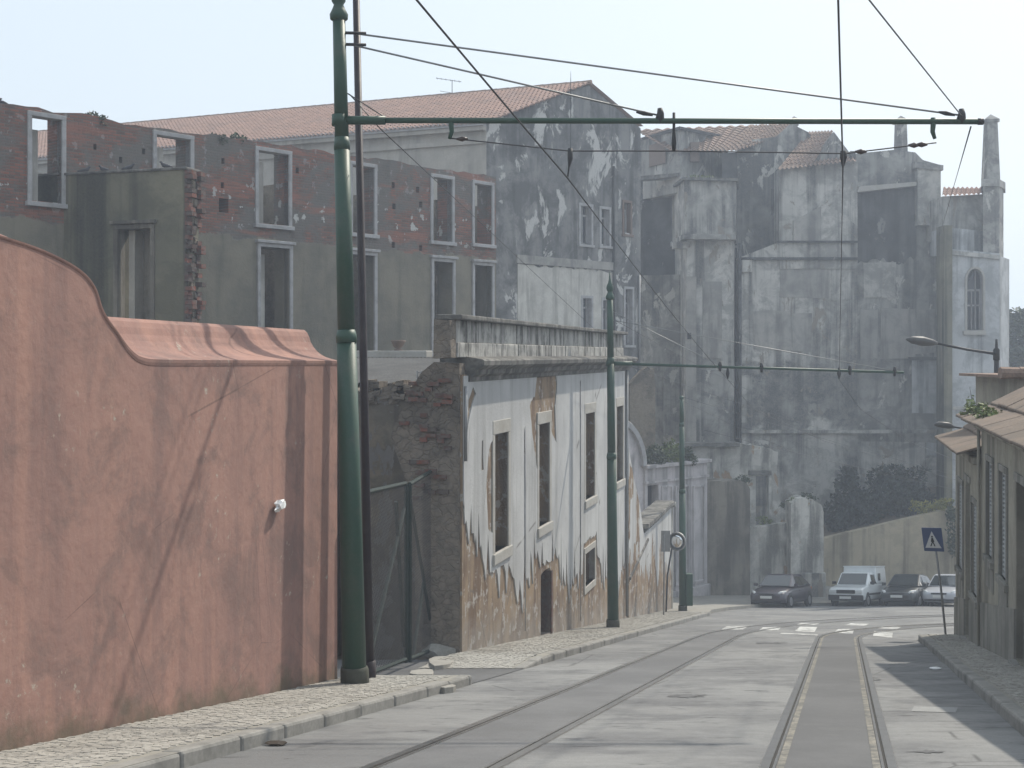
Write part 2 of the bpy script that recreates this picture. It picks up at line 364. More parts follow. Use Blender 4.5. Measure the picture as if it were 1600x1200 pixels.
# white facade with render fallen off near the pavement and round the windows
WF = Fr(-0.866, 22.2, 0.26, 1.0)
def mk_facade(mode='both'):
    t = NT({'both': 'peeling_white_wall', 'white': 'white_lime_render', 'tan': 'bare_ochre_base_coat'}[mode]); x, y, z = t.xyz()
    c = t.mix(t.ramp(t.noise(0.6, 6, 0.6), 0.35, 0.65), (0.51, 0.51, 0.505), (0.41, 0.41, 0.41))
    c = t.mix(t.ramp(t.noise(2.5, 7, 0.65, vec=t.sc((1, 1, 0.07))), 0.48, 0.66, 0, 0.6), c, (0.3, 0.297, 0.29))
    c = t.mix(t.ramp(t.noise(1.3, 9, 0.7), 0.55, 0.72, 0, 0.4), c, (0.3, 0.29, 0.27))
    tan = t.mix(t.ramp(t.noise(1.4, 8, 0.65), 0.35, 0.65), (0.31, 0.23, 0.155), (0.22, 0.165, 0.12))
    tan = t.mix(t.ramp(t.noise(2.1, 7, 0.65, vec=t.sc((1, 1, 0.2))), 0.46, 0.6, 0, 0.85), tan, (0.135, 0.09, 0.065))
    tan = t.mix(t.ramp(t.noise(3.0, 6, 0.7), 0.54, 0.6, 0, 0.8), tan, (0.42, 0.4, 0.375))
    hg = t.math('ADD', z, t.math('MULTIPLY', x, 0.1645))          # height over the sloping pavement
    n1 = t.noise(1.25, 5, 0.55, vec=t.sc((1.35, 1, 0.24))); n2 = t.noise(4.2, 5, 0.6, vec=t.sc((1, 1, 0.3))); n0 = t.noise(0.35, 2, 0.5)
    bd = t.math('ADD', t.math('ADD', t.math('MULTIPLY', t.math('SUBTRACT', n1, 0.5), 5.6), t.math('MULTIPLY', t.math('SUBTRACT', n2, 0.5), 1.0)), t.math('MULTIPLY', t.math('SUBTRACT', n0, 0.5), 1.2))
    m = t.ramp(t.math('SUBTRACT', t.math('ADD', bd, 1.75), hg), -0.02, 0.03)
    dn = t.noise(1.7, 6, 0.6); dn2 = t.noise(2.3, 6, 0.6, vec=t.sc((1, 1, 0.35)))
    xd = t.math('ADD', x, t.math('MULTIPLY', t.math('SUBTRACT', dn2, 0.5), 0.9)); zd = t.math('ADD', z, t.math('MULTIPLY', t.math('SUBTRACT', dn, 0.5), 1.0))
    for (x0, y0, x1, y1) in ((827, 560, 869, 672), (838, 640, 850, 720), (759, 672, 772, 815), (726, 600, 742, 690), (722, 640, 730, 800), (966, 770, 985, 900)):
        s0, z0, s1, z1 = WF.rect(x0, y0, x1, y1)
        dx = t.math('SUBTRACT', t.math('ABSOLUTE', t.math('SUBTRACT', xd, (s0+s1)/2)), (s1-s0)/2)
        dz = t.math('SUBTRACT', t.math('ABSOLUTE', t.math('SUBTRACT', zd, (z0+z1)/2)), (z1-z0)/2)
        m = t.math('MAXIMUM', m, t.ramp(t.math('MAXIMUM', dx, dz), -0.02, 0.02, 1.0, 0.0))
    if mode == 'white': m = t.math('MULTIPLY', m, 0.0)
    if mode == 'tan': m = t.math('ADD', t.math('MULTIPLY', m, 0.0), 1.0)
    c = t.mix(m, c, tan)
    # grey splash-worn film next to the pavement
    sp = t.ramp(t.math('ADD', hg, t.math('MULTIPLY', t.noise(2.4, 8, 0.7), -2.6)), -1.1, -0.2, 0.45, 0.0)
    c = t.mix(sp, c, (0.3, 0.29, 0.275))
    crk = t.ramp(t.vor(0.5, vec=t.sc((1, 1, 0.35))), 0.0, 0.008, 0.7, 0.0)
    c = t.mix(t.math('MULTIPLY', crk, t.ramp(t.noise(0.9, 2, 0.5), 0.5, 0.56)), c, (0.14, 0.13, 0.12))
    h = t.noise(16, 6, 0.65)
    return t.done(c, 0.93, t.math('ADD', t.math('MULTIPLY', h, 0.35), t.math('MULTIPLY', m, -2.0)), 0.8, 0.03, spec=0.15)
M['facade'] = mk_facade(); M['facade_white'] = mk_facade('white'); M['facade_tan'] = mk_facade('tan')

def mk_road():
    t = NT('worn_asphalt'); x, y, z = t.xyz()
    # across-street coordinate, noise drawn out across the street like the worn patches
    cr = t.math('SUBTRACT', x, t.math('MULTIPLY', y, 0.262))
    cv = t.n.new('ShaderNodeCombineXYZ'); t.l.new(cr, cv.inputs[0]); t.l.new(y, cv.inputs[1])
    c = t.mix(t.ramp(t.noise(0.35, 6, 0.6, vec=cv.outputs[0]), 0.4, 0.58), (0.225, 0.225, 0.22), (0.155, 0.155, 0.155))
    c = t.mix(t.ramp(t.noise(0.8, 8, 0.7, vec=t.sc((0.8, 1.15, 1), cv.outputs[0])), 0.5, 0.62, 0, 0.75), c, (0.105, 0.105, 0.108))
    c = t.mix(t.ramp(t.noise(0.55, 6, 0.6, vec=t.sc((0.6, 1.2, 1), cv.outputs[0])), 0.54, 0.62, 0, 0.5), c, (0.25, 0.248, 0.24))
    c = t.mix(t.ramp(t.noise(1.9, 7, 0.7, vec=t.sc((0.6, 1.7, 1), cv.outputs[0])), 0.59, 0.64, 0, 0.8), c, (0.06, 0.06, 0.062))
    ck = t.vor(0.55, vec=t.sc((0.7, 1.2, 1), cv.outputs[0]))
    c = t.mix(t.math('MULTIPLY', t.ramp(ck, 0.0, 0.01, 0.75, 0), t.ramp(t.noise(0.5, 3, 0.5), 0.47, 0.54)), c, (0.05, 0.05, 0.05))
    h = t.noise(60, 4, 0.7); h2 = t.noise(5, 6, 0.6)
    c = t.mix(t.ramp(h, 0.35, 0.7, 0, 0.35), c, (0.09, 0.09, 0.09))
    return t.done(c, t.ramp(h2, 0.3, 0.7, 0.62, 0.85), t.math('ADD', h, h2), 0.5, 0.012, spec=0.35)
M['road'] = mk_road()
def mk_bed(k=1.0):
    t = NT('track_asphalt')
    c = t.mix(t.ramp(t.noise(0.6, 7, 0.65), 0.35, 0.65), tuple(k*x for x in (0.125, 0.125, 0.126)), tuple(k*x for x in (0.088, 0.088, 0.09)))
    c = t.mix(t.ramp(t.noise(1.2, 7, 0.7), 0.56, 0.64, 0, 0.6), c, (0.13, 0.13, 0.128))
    h = t.noise(60, 4, 0.7)
    c = t.mix(t.ramp(h, 0.35, 0.7, 0, 0.35), c, (0.05, 0.05, 0.05))
    return t.done(c, 0.75, h, 0.4, 0.01, spec=0.35)
M['bed'] = mk_bed()
M['bed_pale'] = mk_bed(1.3)
M['rail'] = plain('tram_rail_steel', (0.42, 0.41, 0.40), 0.28, 0.3, 5, metal=0.9)
M['groove'] = plain('rail_groove_shade', (0.04, 0.038, 0.035), 0.9, 0.3, 5)
def mk_edge():
    t = NT('broken_rail_grout'); n = t.noise(5.0, 8, 0.75)
    c = t.mix(t.ramp(n, 0.38, 0.66), (0.27, 0.25, 0.21), (0.12, 0.118, 0.113)); c = t.mix(t.ramp(t.noise(14, 5, 0.7), 0.45, 0.65, 0, 0.7), c, (0.09, 0.088, 0.082))
    return t.done(c, 0.9, n, 0.4, 0.01)
M['railedge'] = mk_edge()
def mk_paint():
    t = NT('worn_road_paint'); n = t.noise(3.0, 8, 0.7)
    c = t.mix(t.ramp(n, 0.42, 0.6, 0, 0.9), (0.55, 0.55, 0.53), (0.2, 0.2, 0.195)); return t.done(c, 0.8, n, 0.2, 0.005)
M['paint'] = mk_paint()
def mk_calcada():
    t = NT('limestone_setts'); r = t.island(); n = t.noise(18, 5, 0.6); b = t.noise(0.9, 6, 0.65)
    c = t.mix(r, (0.39, 0.375, 0.34), (0.315, 0.3, 0.275)); c = t.mix(t.ramp(b, 0.48, 0.7, 0, 0.7), c, (0.22, 0.205, 0.18))
    c = t.mix(t.ramp(n, 0.4, 0.7, 0, 0.3), c, (0.2, 0.19, 0.17)); return t.done(c, 0.8, n, 0.3, 0.005)
M['sett'] = mk_calcada()
M['joint'] = plain('sandy_joints', (0.3, 0.285, 0.25), 0.95, 0.4, 4)
M['kerb'] = plain('limestone_kerb', (0.29, 0.28, 0.26), 0.85, 0.45, 2.5, dirt=(0.11, 0.108, 0.1), da=0.85)
M['earth'] = plain('dry_earth', (0.15, 0.12, 0.085), 0.95, 0.4, 0.6)
M['broken'] = plain('broken_concrete', (0.33, 0.315, 0.285), 0.9, 0.4, 3)
def mk_leaf(name, a, b):
    t = NT(name); c = t.mix(t.island(), a, b)
    t.p.inputs['Subsurface Weight'].default_value = 0.0
    return t.done(c, 0.6, spec=0.3)
M['leaf'] = mk_leaf('shrub_leaves', (0.035, 0.05, 0.028), (0.06, 0.08, 0.04))
M['leaf_dark'] = mk_leaf('dark_shrub_leaves', (0.012, 0.018, 0.015), (0.045, 0.055, 0.038))
M['leaf_bright'] = mk_leaf('bright_weeds', (0.09, 0.13, 0.04), (0.17, 0.2, 0.06))
M['leaf_yellow'] = mk_leaf('yellow_flower_weeds', (0.12, 0.13, 0.04), (0.3, 0.27, 0.06))
M['bark'] = plain('bark', (0.07, 0.055, 0.042), 0.9, 0.4, 6)
M['tyre'] = plain('tyre_rubber', (0.02, 0.02, 0.02), 0.8, 0.2, 8)
M['hub'] = plain('wheel_metal', (0.4, 0.4, 0.41), 0.35, 0.2, 8, metal=0.8)
M['black_plastic'] = plain('black_plastic', (0.025, 0.025, 0.027), 0.5, 0.2, 8)
M['car_glass'] = NT('car_glass').done((0.02, 0.026, 0.028), 0.04, spec=0.9)
M['lamp_glass'] = NT('headlamp_glass').done((0.6, 0.62, 0.62), 0.08, spec=0.9)
M['indicator'] = NT('orange_lens').done((0.5, 0.17, 0.03), 0.15, spec=0.6)
M['plate'] = NT('number_plate').done((0.6, 0.6, 0.58), 0.4)
def carpaint(name, c):
    t = NT(name); t.p.inputs['Coat Weight'].default_value = 0.8; t.p.inputs['Coat Roughness'].default_value = 0.05
    n = t.noise(2.0, 5, 0.6); k = t.mix(t.ramp(n, 0.45, 0.7, 0, 0.25), c, tuple(x*0.6+0.04 for x in c))
    return t.done(k, 0.35, spec=0.5)
M['sign_blue'] = NT('sign_blue').done((0.028, 0.05, 0.13), 0.4, spec=0.4)
M['sign_white'] = NT('sign_white').done((0.5, 0.5, 0.5), 0.45, spec=0.4)
M['sign_black'] = NT('sign_black').done((0.02, 0.02, 0.02), 0.5)
M['galv'] = plain('galvanised_steel', (0.28, 0.285, 0.29), 0.5, 0.25, 6, metal=0.5)
M['lantern'] = plain('weathered_lantern_shell', (0.1, 0.1, 0.1), 0.5, 0.3, 6)
M['mirror'] = NT('convex_mirror_face').done((0.75, 0.77, 0.78), 0.06, metal=1.0)
M['bag'] = NT('thin_white_plastic').done((0.75, 0.76, 0.76), 0.3, spec=0.5)
M['pigeon'] = plain('pigeon_feathers', (0.07, 0.07, 0.08), 0.8, 0.4, 30)
M['terracotta'] = plain('terracotta', (0.2, 0.15, 0.125), 0.9, 0.3, 6)

# ================================================================== GROUND
def strip(pl, pr, ys, dz, name, mat, parent=None, kind='structure', gf=None):
    G = gf or globals()['G']
    """sheet between two x(y) lines"""
    b = MB(); n = len(ys); vs = []
    for y in ys:
        for k in range(3):
            t = k/2; vs.append((pl(y)*(1-t)+pr(y)*t, y, G(y)+dz))
    fs = [(i*3+k, i*3+k+1, (i+1)*3+k+1, (i+1)*3+k) for i in range(n-1) for k in range(2)]
    b.add(vs, fs); return b.build(name, mat, parent, kind=kind, fix=False)
def frange(a, b, st):
    n = max(1, int(round((b-a)/st))); return [a+(b-a)*i/n for i in range(n+1)]
wallx = lambda y: -6.35+0.246*y
kerbL = lambda y: -5.2+0.27*y
faceL = lambda y: -6.638+0.26*y
kerbR = lambda y: 1.66+0.26*y
houseR = lambda y: 2.8+0.25*y
gb = MB()
ys = [-60, -20, 0, 20, 40, 60, 80, 140, 300]
xs = [-140, -60, -20, 0, 20, 60, 180]
gb.add([(x, y, G(y)-0.25) for y in ys for x in xs], [(j*7+i, j*7+i+1, (j+1)*7+i+1, (j+1)*7+i) for j in range(8) for i in range(6)])
tag(gb.build('ground', M['earth'], fix=False), kind='structure')
# the carriageway: street first, then the open junction
rb = MB()
ry = frange(-8, 30, 1.0)+frange(31, 66, 1.0)
vs = []; nx = 13
for y in ry:
    l = kerbL(y)-0.05 if y < 45 else kerbL(45)-0.05-(y-45)*0.6
    r = kerbR(y)+0.05 if y < 28.5 else kerbR(28.5)+min(1.0, (y-28.5)/2.2)*50
    for k in range(nx):
        t = k/(nx-1); vs.append((l+(r-l)*t, y, G(y)))
rb.add(vs, [(j*nx+i, j*nx+i+1, (j+1)*nx+i+1, (j+1)*nx+i) for j in range(len(ry)-1) for i in range(nx-1)])
road = tag(rb.build('road', M['road'], fix=False), kind='structure')
# tram tracks
def track_path(x0, k, ys, R, amax):
    """centre line x=x0+k*y, turning right from y=ys with radius R"""
    pts = [(x0+k*y, y) for y in frange(-6, ys, 0.8)]
    h = math.atan(k); px, py = pts[-1]; a = 0; st = 0.5/R
    while a < amax:
        h2 = h+a; px += 0.5*math.sin(h2); py += 0.5*math.cos(h2); pts.append((px, py)); a += st
    for i in range(40): px += 0.8*math.sin(h+a); py += 0.8*math.cos(h+a); pts.append((px, py))
    return pts
def offs(pts, o):
    out = []
    for i, p in enumerate(pts):
        a = pts[max(0, i-1)]; b = pts[min(len(pts)-1, i+1)]; dx, dy = b[0]-a[0], b[1]-a[1]; L = math.hypot(dx, dy)
        out.append((p[0]+dy/L*o, p[1]-dx/L*o))
    return out
def ribbon(b, pts, o0, o1, dz):
    l = offs(pts, o0); r = offs(pts, o1)
    vs = []
    for p, q in zip(l, r): vs += [(p[0], p[1], G(p[1])+dz), (q[0], q[1], G(q[1])+dz)]
    b.add(vs, [(2*i, 2*i+1, 2*i+3, 2*i+2) for i in range(len(pts)-1)])
def bar(b, pts, o0, o1, z0, z1):
    l = offs(pts, o0); r = offs(pts, o1); vs = []
    for p, q in zip(l, r): vs += [(p[0], p[1], G(p[1])+z0), (p[0], p[1], G(p[1])+z1), (q[0], q[1], G(q[1])+z1), (q[0], q[1], G(q[1])+z0)]
    n = len(pts); b.add(vs, [(4*i+k, 4*i+k+1, 4*i+k+5, 4*i+k+4) for i in range(n-1) for k in range(3)]+[(0, 1, 2, 3), (4*n-1, 4*n-2, 4*n-3, 4*n-4)])
for (x0, k, ys_, R, am, lab, edge) in ((-3.265, 0.27, 29.5, 27, 1.12, 'left tram track with thin steel rails curving right at the crossing', False),
                                       (-0.115, 0.259, 28.6, 15, 1.2, 'right tram track with tan grout beside rails, nearest the viewer', True)):
    pts = track_path(x0, k, ys_, R, am)
    tr = tag(empty('tram_track', (pts[0][0], pts[0][1], G(pts[0][1]))), lab, 'tram track', 'tram tracks in the street')
    inv = Matrix.Translation(tr.location).inverted()
    def put(b, nm, m):
        b.v = [tuple(inv @ Vector(v)) for v in b.v]; return b.build(nm, M[m], tr, fix=False)
    b = MB(); ribbon(b, pts, -0.5, 0.5, 0.004); put(b, 'track_bed', 'bed' if edge else 'bed_pale')
    for sgn in (-1, 1):
        c0 = sgn*0.475; b = MB()
        bar(b, pts, c0-0.036, c0+0.036, 0.0, 0.016); ins = -sgn
        bar(b, pts, c0+ins*0.07-0.011, c0+ins*0.07+0.011, 0.0, 0.014); put(b, 'rail', 'rail')
        b = MB(); ribbon(b, pts, min(c0, c0+ins*0.07), max(c0, c0+ins*0.07), 0.009); put(b, 'rail_groove', 'groove')  # flat ribbon; the shade of the groove is put into its dark colour
        if edge:
            b = MB(); ribbon(b, pts, c0-sgn*0.115-0.03, c0-sgn*0.115+0.03, 0.008); put(b, 'grout_strip', 'railedge')
        else:
            pass
# painted crossing and other flat marks
def mark(pp, name, mat, dz=0.006):
    b = MB(); q = [gp(*p) for p in pp]
    b.add([(x, y, G(y)+dz) for x, y in q], [tuple(range(len(q)))]); o = b.build(name, mat, road, fix=True); return o
for q in (((1127, 984), (1160, 984), (1171, 978), (1135, 979)), ((1185, 985.5), (1216, 985.5), (1221, 979.5), (1192, 980.5)),
          ((1241, 987), (1272.5, 988), (1277, 980), (1250, 979.5)), ((1302, 989), (1332.5, 990), (1334.5, 983), (1310, 983)),
          ((1364, 994), (1394, 997), (1395, 989), (1366, 986)), ((1245, 976), (1272, 977), (1282, 974), (1252, 973.5)),
          ((1320, 977), (1352, 978), (1358, 975), (1330, 974)), ((1372, 982), (1402, 983), (1408, 980), (1378, 979))):
    mark(q, 'crossing_stripe', M['paint'])
mark(((1219, 990.5), (1277, 993.2), (1278, 991.8), (1221, 989.2)), 'stop_line', M['paint'])
for q in (((1200, 1108), (1600, 1104), (1630, 1092), (1215, 1096)), ):
    pass
mark(((1424, 1112), (1493, 1114), (1497, 1106), (1428, 1104)), 'road_patch', plain('pale_patch', (0.3, 0.3, 0.295), 0.85, 0.4, 3), 0.005)
def blobmark(cx, cy, rx, ry, name, mat, seed, dz=0.005):
    r = random.Random(seed); pts = []
    for i in range(40):
        a = i*2*math.pi/40; k = r.uniform(0.35, 1.15); pts.append((cx+rx*k*math.cos(a), cy+ry*k*math.sin(a)))
    mark(pts, name, mat, dz)
for i, (cx, cy, rx, ry) in enumerate(((1075, 1088, 36, 3.0), (1205, 1005, 26, 1.6), (1445, 1175, 30, 2.5), (1350, 1063, 26, 2.5), (1440, 1010, 20, 1.5))):
    blobmark(cx, cy, rx, ry, 'road_patch', M['bed'], i+3)

# pavements with kerb stones and limestone setts
PH = 0.13
def pavement(name, xin, xout, y0, y1, kerb_side, near, seed, full=True, ramp=0.0):
    r = random.Random(seed)
    G0 = globals()['G']
    def G(y): return G0(y)-((PH-0.02)*(1-min(1.0, max(0.0, (y-y0)/ramp))) if ramp else 0.0)
    base = strip(lambda y: min(xin(y), xout(y)), lambda y: max(xin(y), xout(y)), frange(y0, y1, 0.6), PH-0.006, name, M['joint'], gf=G)
    eb = MB()
    for yy in (y0, y1):
        xa, xb = xin(yy), xout(yy); eb.add([(xa, yy, G(yy)-.2), (xb, yy, G(yy)-.2), (xb, yy, G(yy)+PH-.01), (xa, yy, G(yy)+PH-.01)], [(0, 1, 2, 3)])
    eb.build('pavement_edge', M['kerb'], base)
    # kerb stones
    y = y0; sg = kerb_side
    while y < y1-0.05:
        L = min(r.uniform(0.75, 1.15), y1-y); ya, yb = y+0.003, y+L-0.003; p = []
        top = PH+r.uniform(-0.005, 0.005); j = r.uniform(-0.006, 0.006)
        for dz in (-0.15, top):
            for yy in (ya, yb):
                for o in (-0.16, 0.02):
                    oo = o if sg > 0 else -o
                    p.append((xout(yy)+oo+j, yy, G(yy)+dz+r.uniform(-0.004, 0.004)))
        MB().hexa(p).build('kerb_stone', M['kerb'], base, bevel=0.03)
        y += L
    # setts in rows across the pavement
    st = 0.07; rest = MB(); ct = 0; y = y0+0.02
    yn = near
    while y < y1-0.1:
        xa = min(xin(y), xout(y)-sg*0.18); xb = max(xin(y), xout(y)-sg*0.18)
        x = xa+r.uniform(0, 0.05)
        while x < xb-0.05:
            wd = st*r.uniform(0.85, 1.12); g = 0.006; x1 = min(x+wd-g, xb); y1_ = y+st-g+r.uniform(-0.006, 0.004); h = PH+r.uniform(-0.003, 0.003); tl = r.uniform(-0.002, 0.002)
            cx, cyy = (x+x1)/2, (y+y1_)/2
            zc = G(cyy)
            p = [(a+r.uniform(-.006, .006), b+r.uniform(-.006, .006), G(b)+(h if k else PH-0.03)+(tl if (a > cx) else -tl)*k) for k in (0, 1) for b in (y, y1_) for a in (x, x1)]
            if not full and r.random() < 0.02: pass
            elif y > yn and ct < 300:
                MB().hexa(p).build('sett', M['sett'], base, fix=False); ct += 1
            else: rest.hexa(p)
            x += wd
        y += st
    o = rest.build('distant_setts', M['sett'], base, kind='stuff', fix=False)
    return base
pavement('pavement_left', wallx, kerbL, 4.0, 17.2, 1, 9.4, 1)
pavement('pavement_by_facade', faceL, kerbL, 19.9, 45.0, 1, 19.9, 2, ramp=1.5)
pavement('pavement_right', lambda y: houseR(y), kerbR, 6.0, 28.6, -1, 11.4, 3)
# corner of the far pavement in front of the gateway
fp = MB(); pl = [gp(1070, 958), gp(1100, 966), gp(1112, 958), gp(1135, 951)]
fo = [(6.0, 44.6), (6.95, 45.0), (7.4, 47.5), (8.6, 51), (10.2, 54.5), (12.2, 57.6), (16.5, 59.6), (24, 61.2), (24, 67), (-2, 67), (-2, 44.6)]
fp.add([(x, y, G(y)+PH) for x, y in fo]+[(x, y, G(y)-0.1) for x, y in fo], [(i, (i+1) % 11, (i+1) % 11+11, i+11) for i in range(11)])
tri = tessellate_polygon([[Vector((x, y, 0)) for x, y in fo]]); fp.f += [tuple(t) for t in tri]
tag(fp.build('pavement_far_corner', plain('worn_pale_paving', (0.3, 0.285, 0.255), 0.9, 0.4, 1.5, dirt=(0.17, 0.165, 0.155), da=0.6)), kind='structure')
# vehicle entrance of the yard: tarmac dropped kerb with broken slabs
strip(lambda y: wallx(y)-4, kerbL, frange(17.2, 22.0, 0.6), 0.008, 'yard_entrance', M['bed'])
for i, (cx, cy, rx, ry) in enumerate(((660, 1058, 20, 6), (690, 1040, 22, 9), (705, 1028, 12, 6), (640, 1072, 26, 4), (690, 1080, 26, 4))):
    r = random.Random(i+40); b = MB(); pts = []
    for k in range(9):
        a = k*2*math.pi/9; q = r.uniform(0.7, 1.1); x, y = gp(cx+rx*q*math.cos(a), cy+ry*q*math.sin(a)); pts.append((x, y, G(y)-0.01))
    b.prism(pts, (0, 0, 0.07+0.04*r.random())); b.build('broken_slab', M['broken'], bpy.data.objects['yard_entrance'], bevel=0.01)
def rock(loc, s, seed, mat, name, label, cat, group=None):
    r = random.Random(seed); bm = bmesh.new(); bmesh.ops.create_icosphere(bm, subdivisions=2, radius=1)
    for v in bm.verts: v.co = Vector((v.co.x*s[0], v.co.y*s[1], v.co.z*s[2]))*r.uniform(0.75, 1.1)
    me = bpy.data.meshes.new(name); bm.to_mesh(me); bm.free(); me.materials.append(mat)
    o = bpy.data.objects.new(name, me); col.objects.link(o); o.location = loc; return tag(o, label, cat, group)
x, y = gp(688, 1030); rock((x-.02, y, G(y)+0.13), (0.3, 0.35, 0.14), 3, M['broken'], 'concrete_lump', 'pale concrete lump lying at the foot of the ruined corner beside the gate', 'rubble', 'rubble by the gate')
x, y = gp(712, 1026); rock((x, y-.1, G(y)+0.14), (0.13, 0.14, 0.15), 4, M['rubble'], 'rubble_stone', 'small brown stone against the corner of the peeling facade', 'rubble', 'rubble by the gate')

# ================================================================== LEFT: PINK WALL
fr = Fr(wallx(3.0), 3.0, 0.246, 1.0)
pw = thing('pink_garden_wall', fr, 'long faded pink rendered wall with curved step and scooped coping on the left', 'wall')
path_px = [(-260, 300), (-120, 335), (0, 368), (70, 392), (122, 420), (147, 448), (161, 487), (182, 518), (203, 546), (224, 559), (266, 562), (400, 563), (527, 564)]
pp = [fr.P(*p) for p in path_px]
# smooth the path
def catmull(p, n=6):
    out = []
    for i in range(len(p)-1):
        p0 = p[max(i-1, 0)]; p1 = p[i]; p2 = p[i+1]; p3 = p[min(i+2, len(p)-1)]
        for k in range(n):
            t = k/n
            out.append(tuple(0.5*((2*b)+(-a+c)*t+(2*a-5*b+4*c-d)*t*t+(-a+3*b-3*c+d)*t**3) for a, b, c, d in zip(p0, p1, p2, p3)))
    out.append(p[-1]); return out
ps = catmull(pp, 6)
bot = [(s, fr.g(s)-0.1) for s in [ps[0][0]+(ps[-1][0]-ps[0][0])*i/20 for i in range(21)]]
MB().wall(bot+[(p[0], p[1]) for p in reversed(ps)], (), 0.0, 0.62).build('wall_body', M['pink'], pw)
prof = [(-0.004, -0.06), (-0.012, -0.03), (-0.014, 0.0), (0.0, 0.008)]+[(0.40*math.sin(a), 0.02+0.37*(1-math.cos(a))) for a in [math.radians(q) for q in range(12, 80, 11)]]+[(0.42, 0.37), (0.46, 0.405), (0.53, 0.41), (0.6, 0.37), (0.64, 0.25), (0.64, -0.2), (0.3, -0.2)]
mats = []
for i, p in enumerate(ps):
    a = ps[max(i-1, 0)]; b = ps[min(i+1, len(ps)-1)]; tx, tz = b[0]-a[0], b[1]-a[1]; L = math.hypot(tx, tz); tx /= L; tz /= L
    # profile v axis: mostly up, leaning with the path so the scoop follows the curve
    nx_, nz_ = -tz*0.55, 1-0.45*(1-abs(tx)); L = math.hypot(nx_, nz_); nx_ /= L; nz_ /= L
    kf = min(1.0, max(0.4, (0.345-fr.oz-p[1])/0.385)); nx_ *= kf; nz_ *= kf
    Mx = Matrix(((tx, 0, nx_, p[0]), (0, 1, 0, 0), (tz, 0, nz_, p[1]), (0, 0, 0, 1))); mats.append(Mx)
MB().sweep(mats, prof).build('coping', M['pink'], pw, smooth=False, bevel=0.0)
s_, z_ = fr.P(430, 790)
bagm = MB(); r = random.Random(5)
bm = bmesh.new(); bmesh.ops.create_icosphere(bm, subdivisions=2, radius=1)
for v in bm.verts: v.co = Vector((v.co.x*0.13+v.co.z*.03, v.co.y*0.05, v.co.z*0.07))*r.uniform(0.45, 1.25)
me = bpy.data.meshes.new('plastic_scrap'); bm.to_mesh(me); bm.free(); me.materials.append(M['bag'])
o = bpy.data.objects.new('plastic_scrap', me); col.objects.link(o)
o.matrix_world = Matrix.Translation((fr.o[0], fr.o[1], fr.oz)) @ Matrix.Rotation(fr.rot, 4, 'Z') @ Matrix.Translation((s_, -0.06, z_)); tag(o, 'crumpled white plastic scrap caught on the pink wall', 'litter')

# ================================================================== TRAM POLES
def tram_pole(px, py, topx, zarm, arm_to, label, armed=True, hh=8.5, dark=False, finial=True, k=1.0):
    X, Y = gp(px, py); z0 = G(Y)+PH
    t = tag(empty('tram_pole', (X, Y, z0)), label, 'tram pole', 'green tram poles along the pavement')
    lean = (topx-px)/F*Y/hh
    def pr(prof, name, mat='green_paint', n=18):
        MB().tube([(lean*h, 0, h) for h, r in prof], [r*k for h, r in prof], n).build(name, M[mat], t, smooth=True)
    pr([(-0.1, 0.185), (0.16, 0.18), (0.2, 0.165), (0.205, 0.15)], 'base', 'pole_foot', 9)
    pr([(0.2, 0.15), (2.2, 0.136), (4.28, 0.122)], 'lower_shaft')
    pr([(4.24, 0.131), (4.32, 0.131), (4.4, 0.109)], 'lower_collar')
    pr([(4.36, 0.107), (6.7, 0.098)], 'middle_shaft')
    pr([(6.64, 0.101), (6.72, 0.101), (6.8, 0.089)], 'upper_collar')
    pr([(6.78, 0.088), (8.33 if finial else hh, 0.078)], 'upper_shaft')
    if finial:
        pr([(8.25, 0.08), (8.27, 0.11), (8.33, 0.115), (8.39, 0.085), (8.45, 0.06), (8.49, 0.085), (8.55, 0.095), (8.61, 0.085), (8.67, 0.05), (8.75, 0.03), (8.98, 0.008)], 'finial')
    else: pr([(hh-0.02, 0.085), (hh+0.05, 0.09), (hh+0.1, 0.05)], 'cap')
    if not armed: return t, X, Y, z0
    loc = Matrix.Translation(t.location).inverted()
    def L(v): return tuple(loc @ Vector(v))
    xa = X+lean*(zarm-z0); y_ = Y
    b = MB(); b.tube([L((xa, y_, zarm)), L((arm_to[0], arm_to[1], arm_to[2]))], 0.036, 10); b.build('bracket_arm', M['green_paint'], t, smooth=True)
    b = MB(); b.tube([L((xa-0.02, y_, zarm-0.07)), L((xa-0.02, y_, zarm+0.07))], 0.1*k, 12); b.build('arm_collar', M['green_paint'], t, smooth=True)
    b = MB(); b.tube([L((xa, y_, zarm)), L((xa+0.55, y_, zarm))], 0.055, 10); b.build('arm_socket', M['green_paint'], t, smooth=True)
    return t, X, Y, z0
def hang(t, name, pts, r, mat, n=6):
    loc = Matrix.Translation(t.location).inverted()
    return MB().tube([tuple(loc @ Vector(p)) for p in pts], r, n).build(name, M[mat], t, smooth=True)
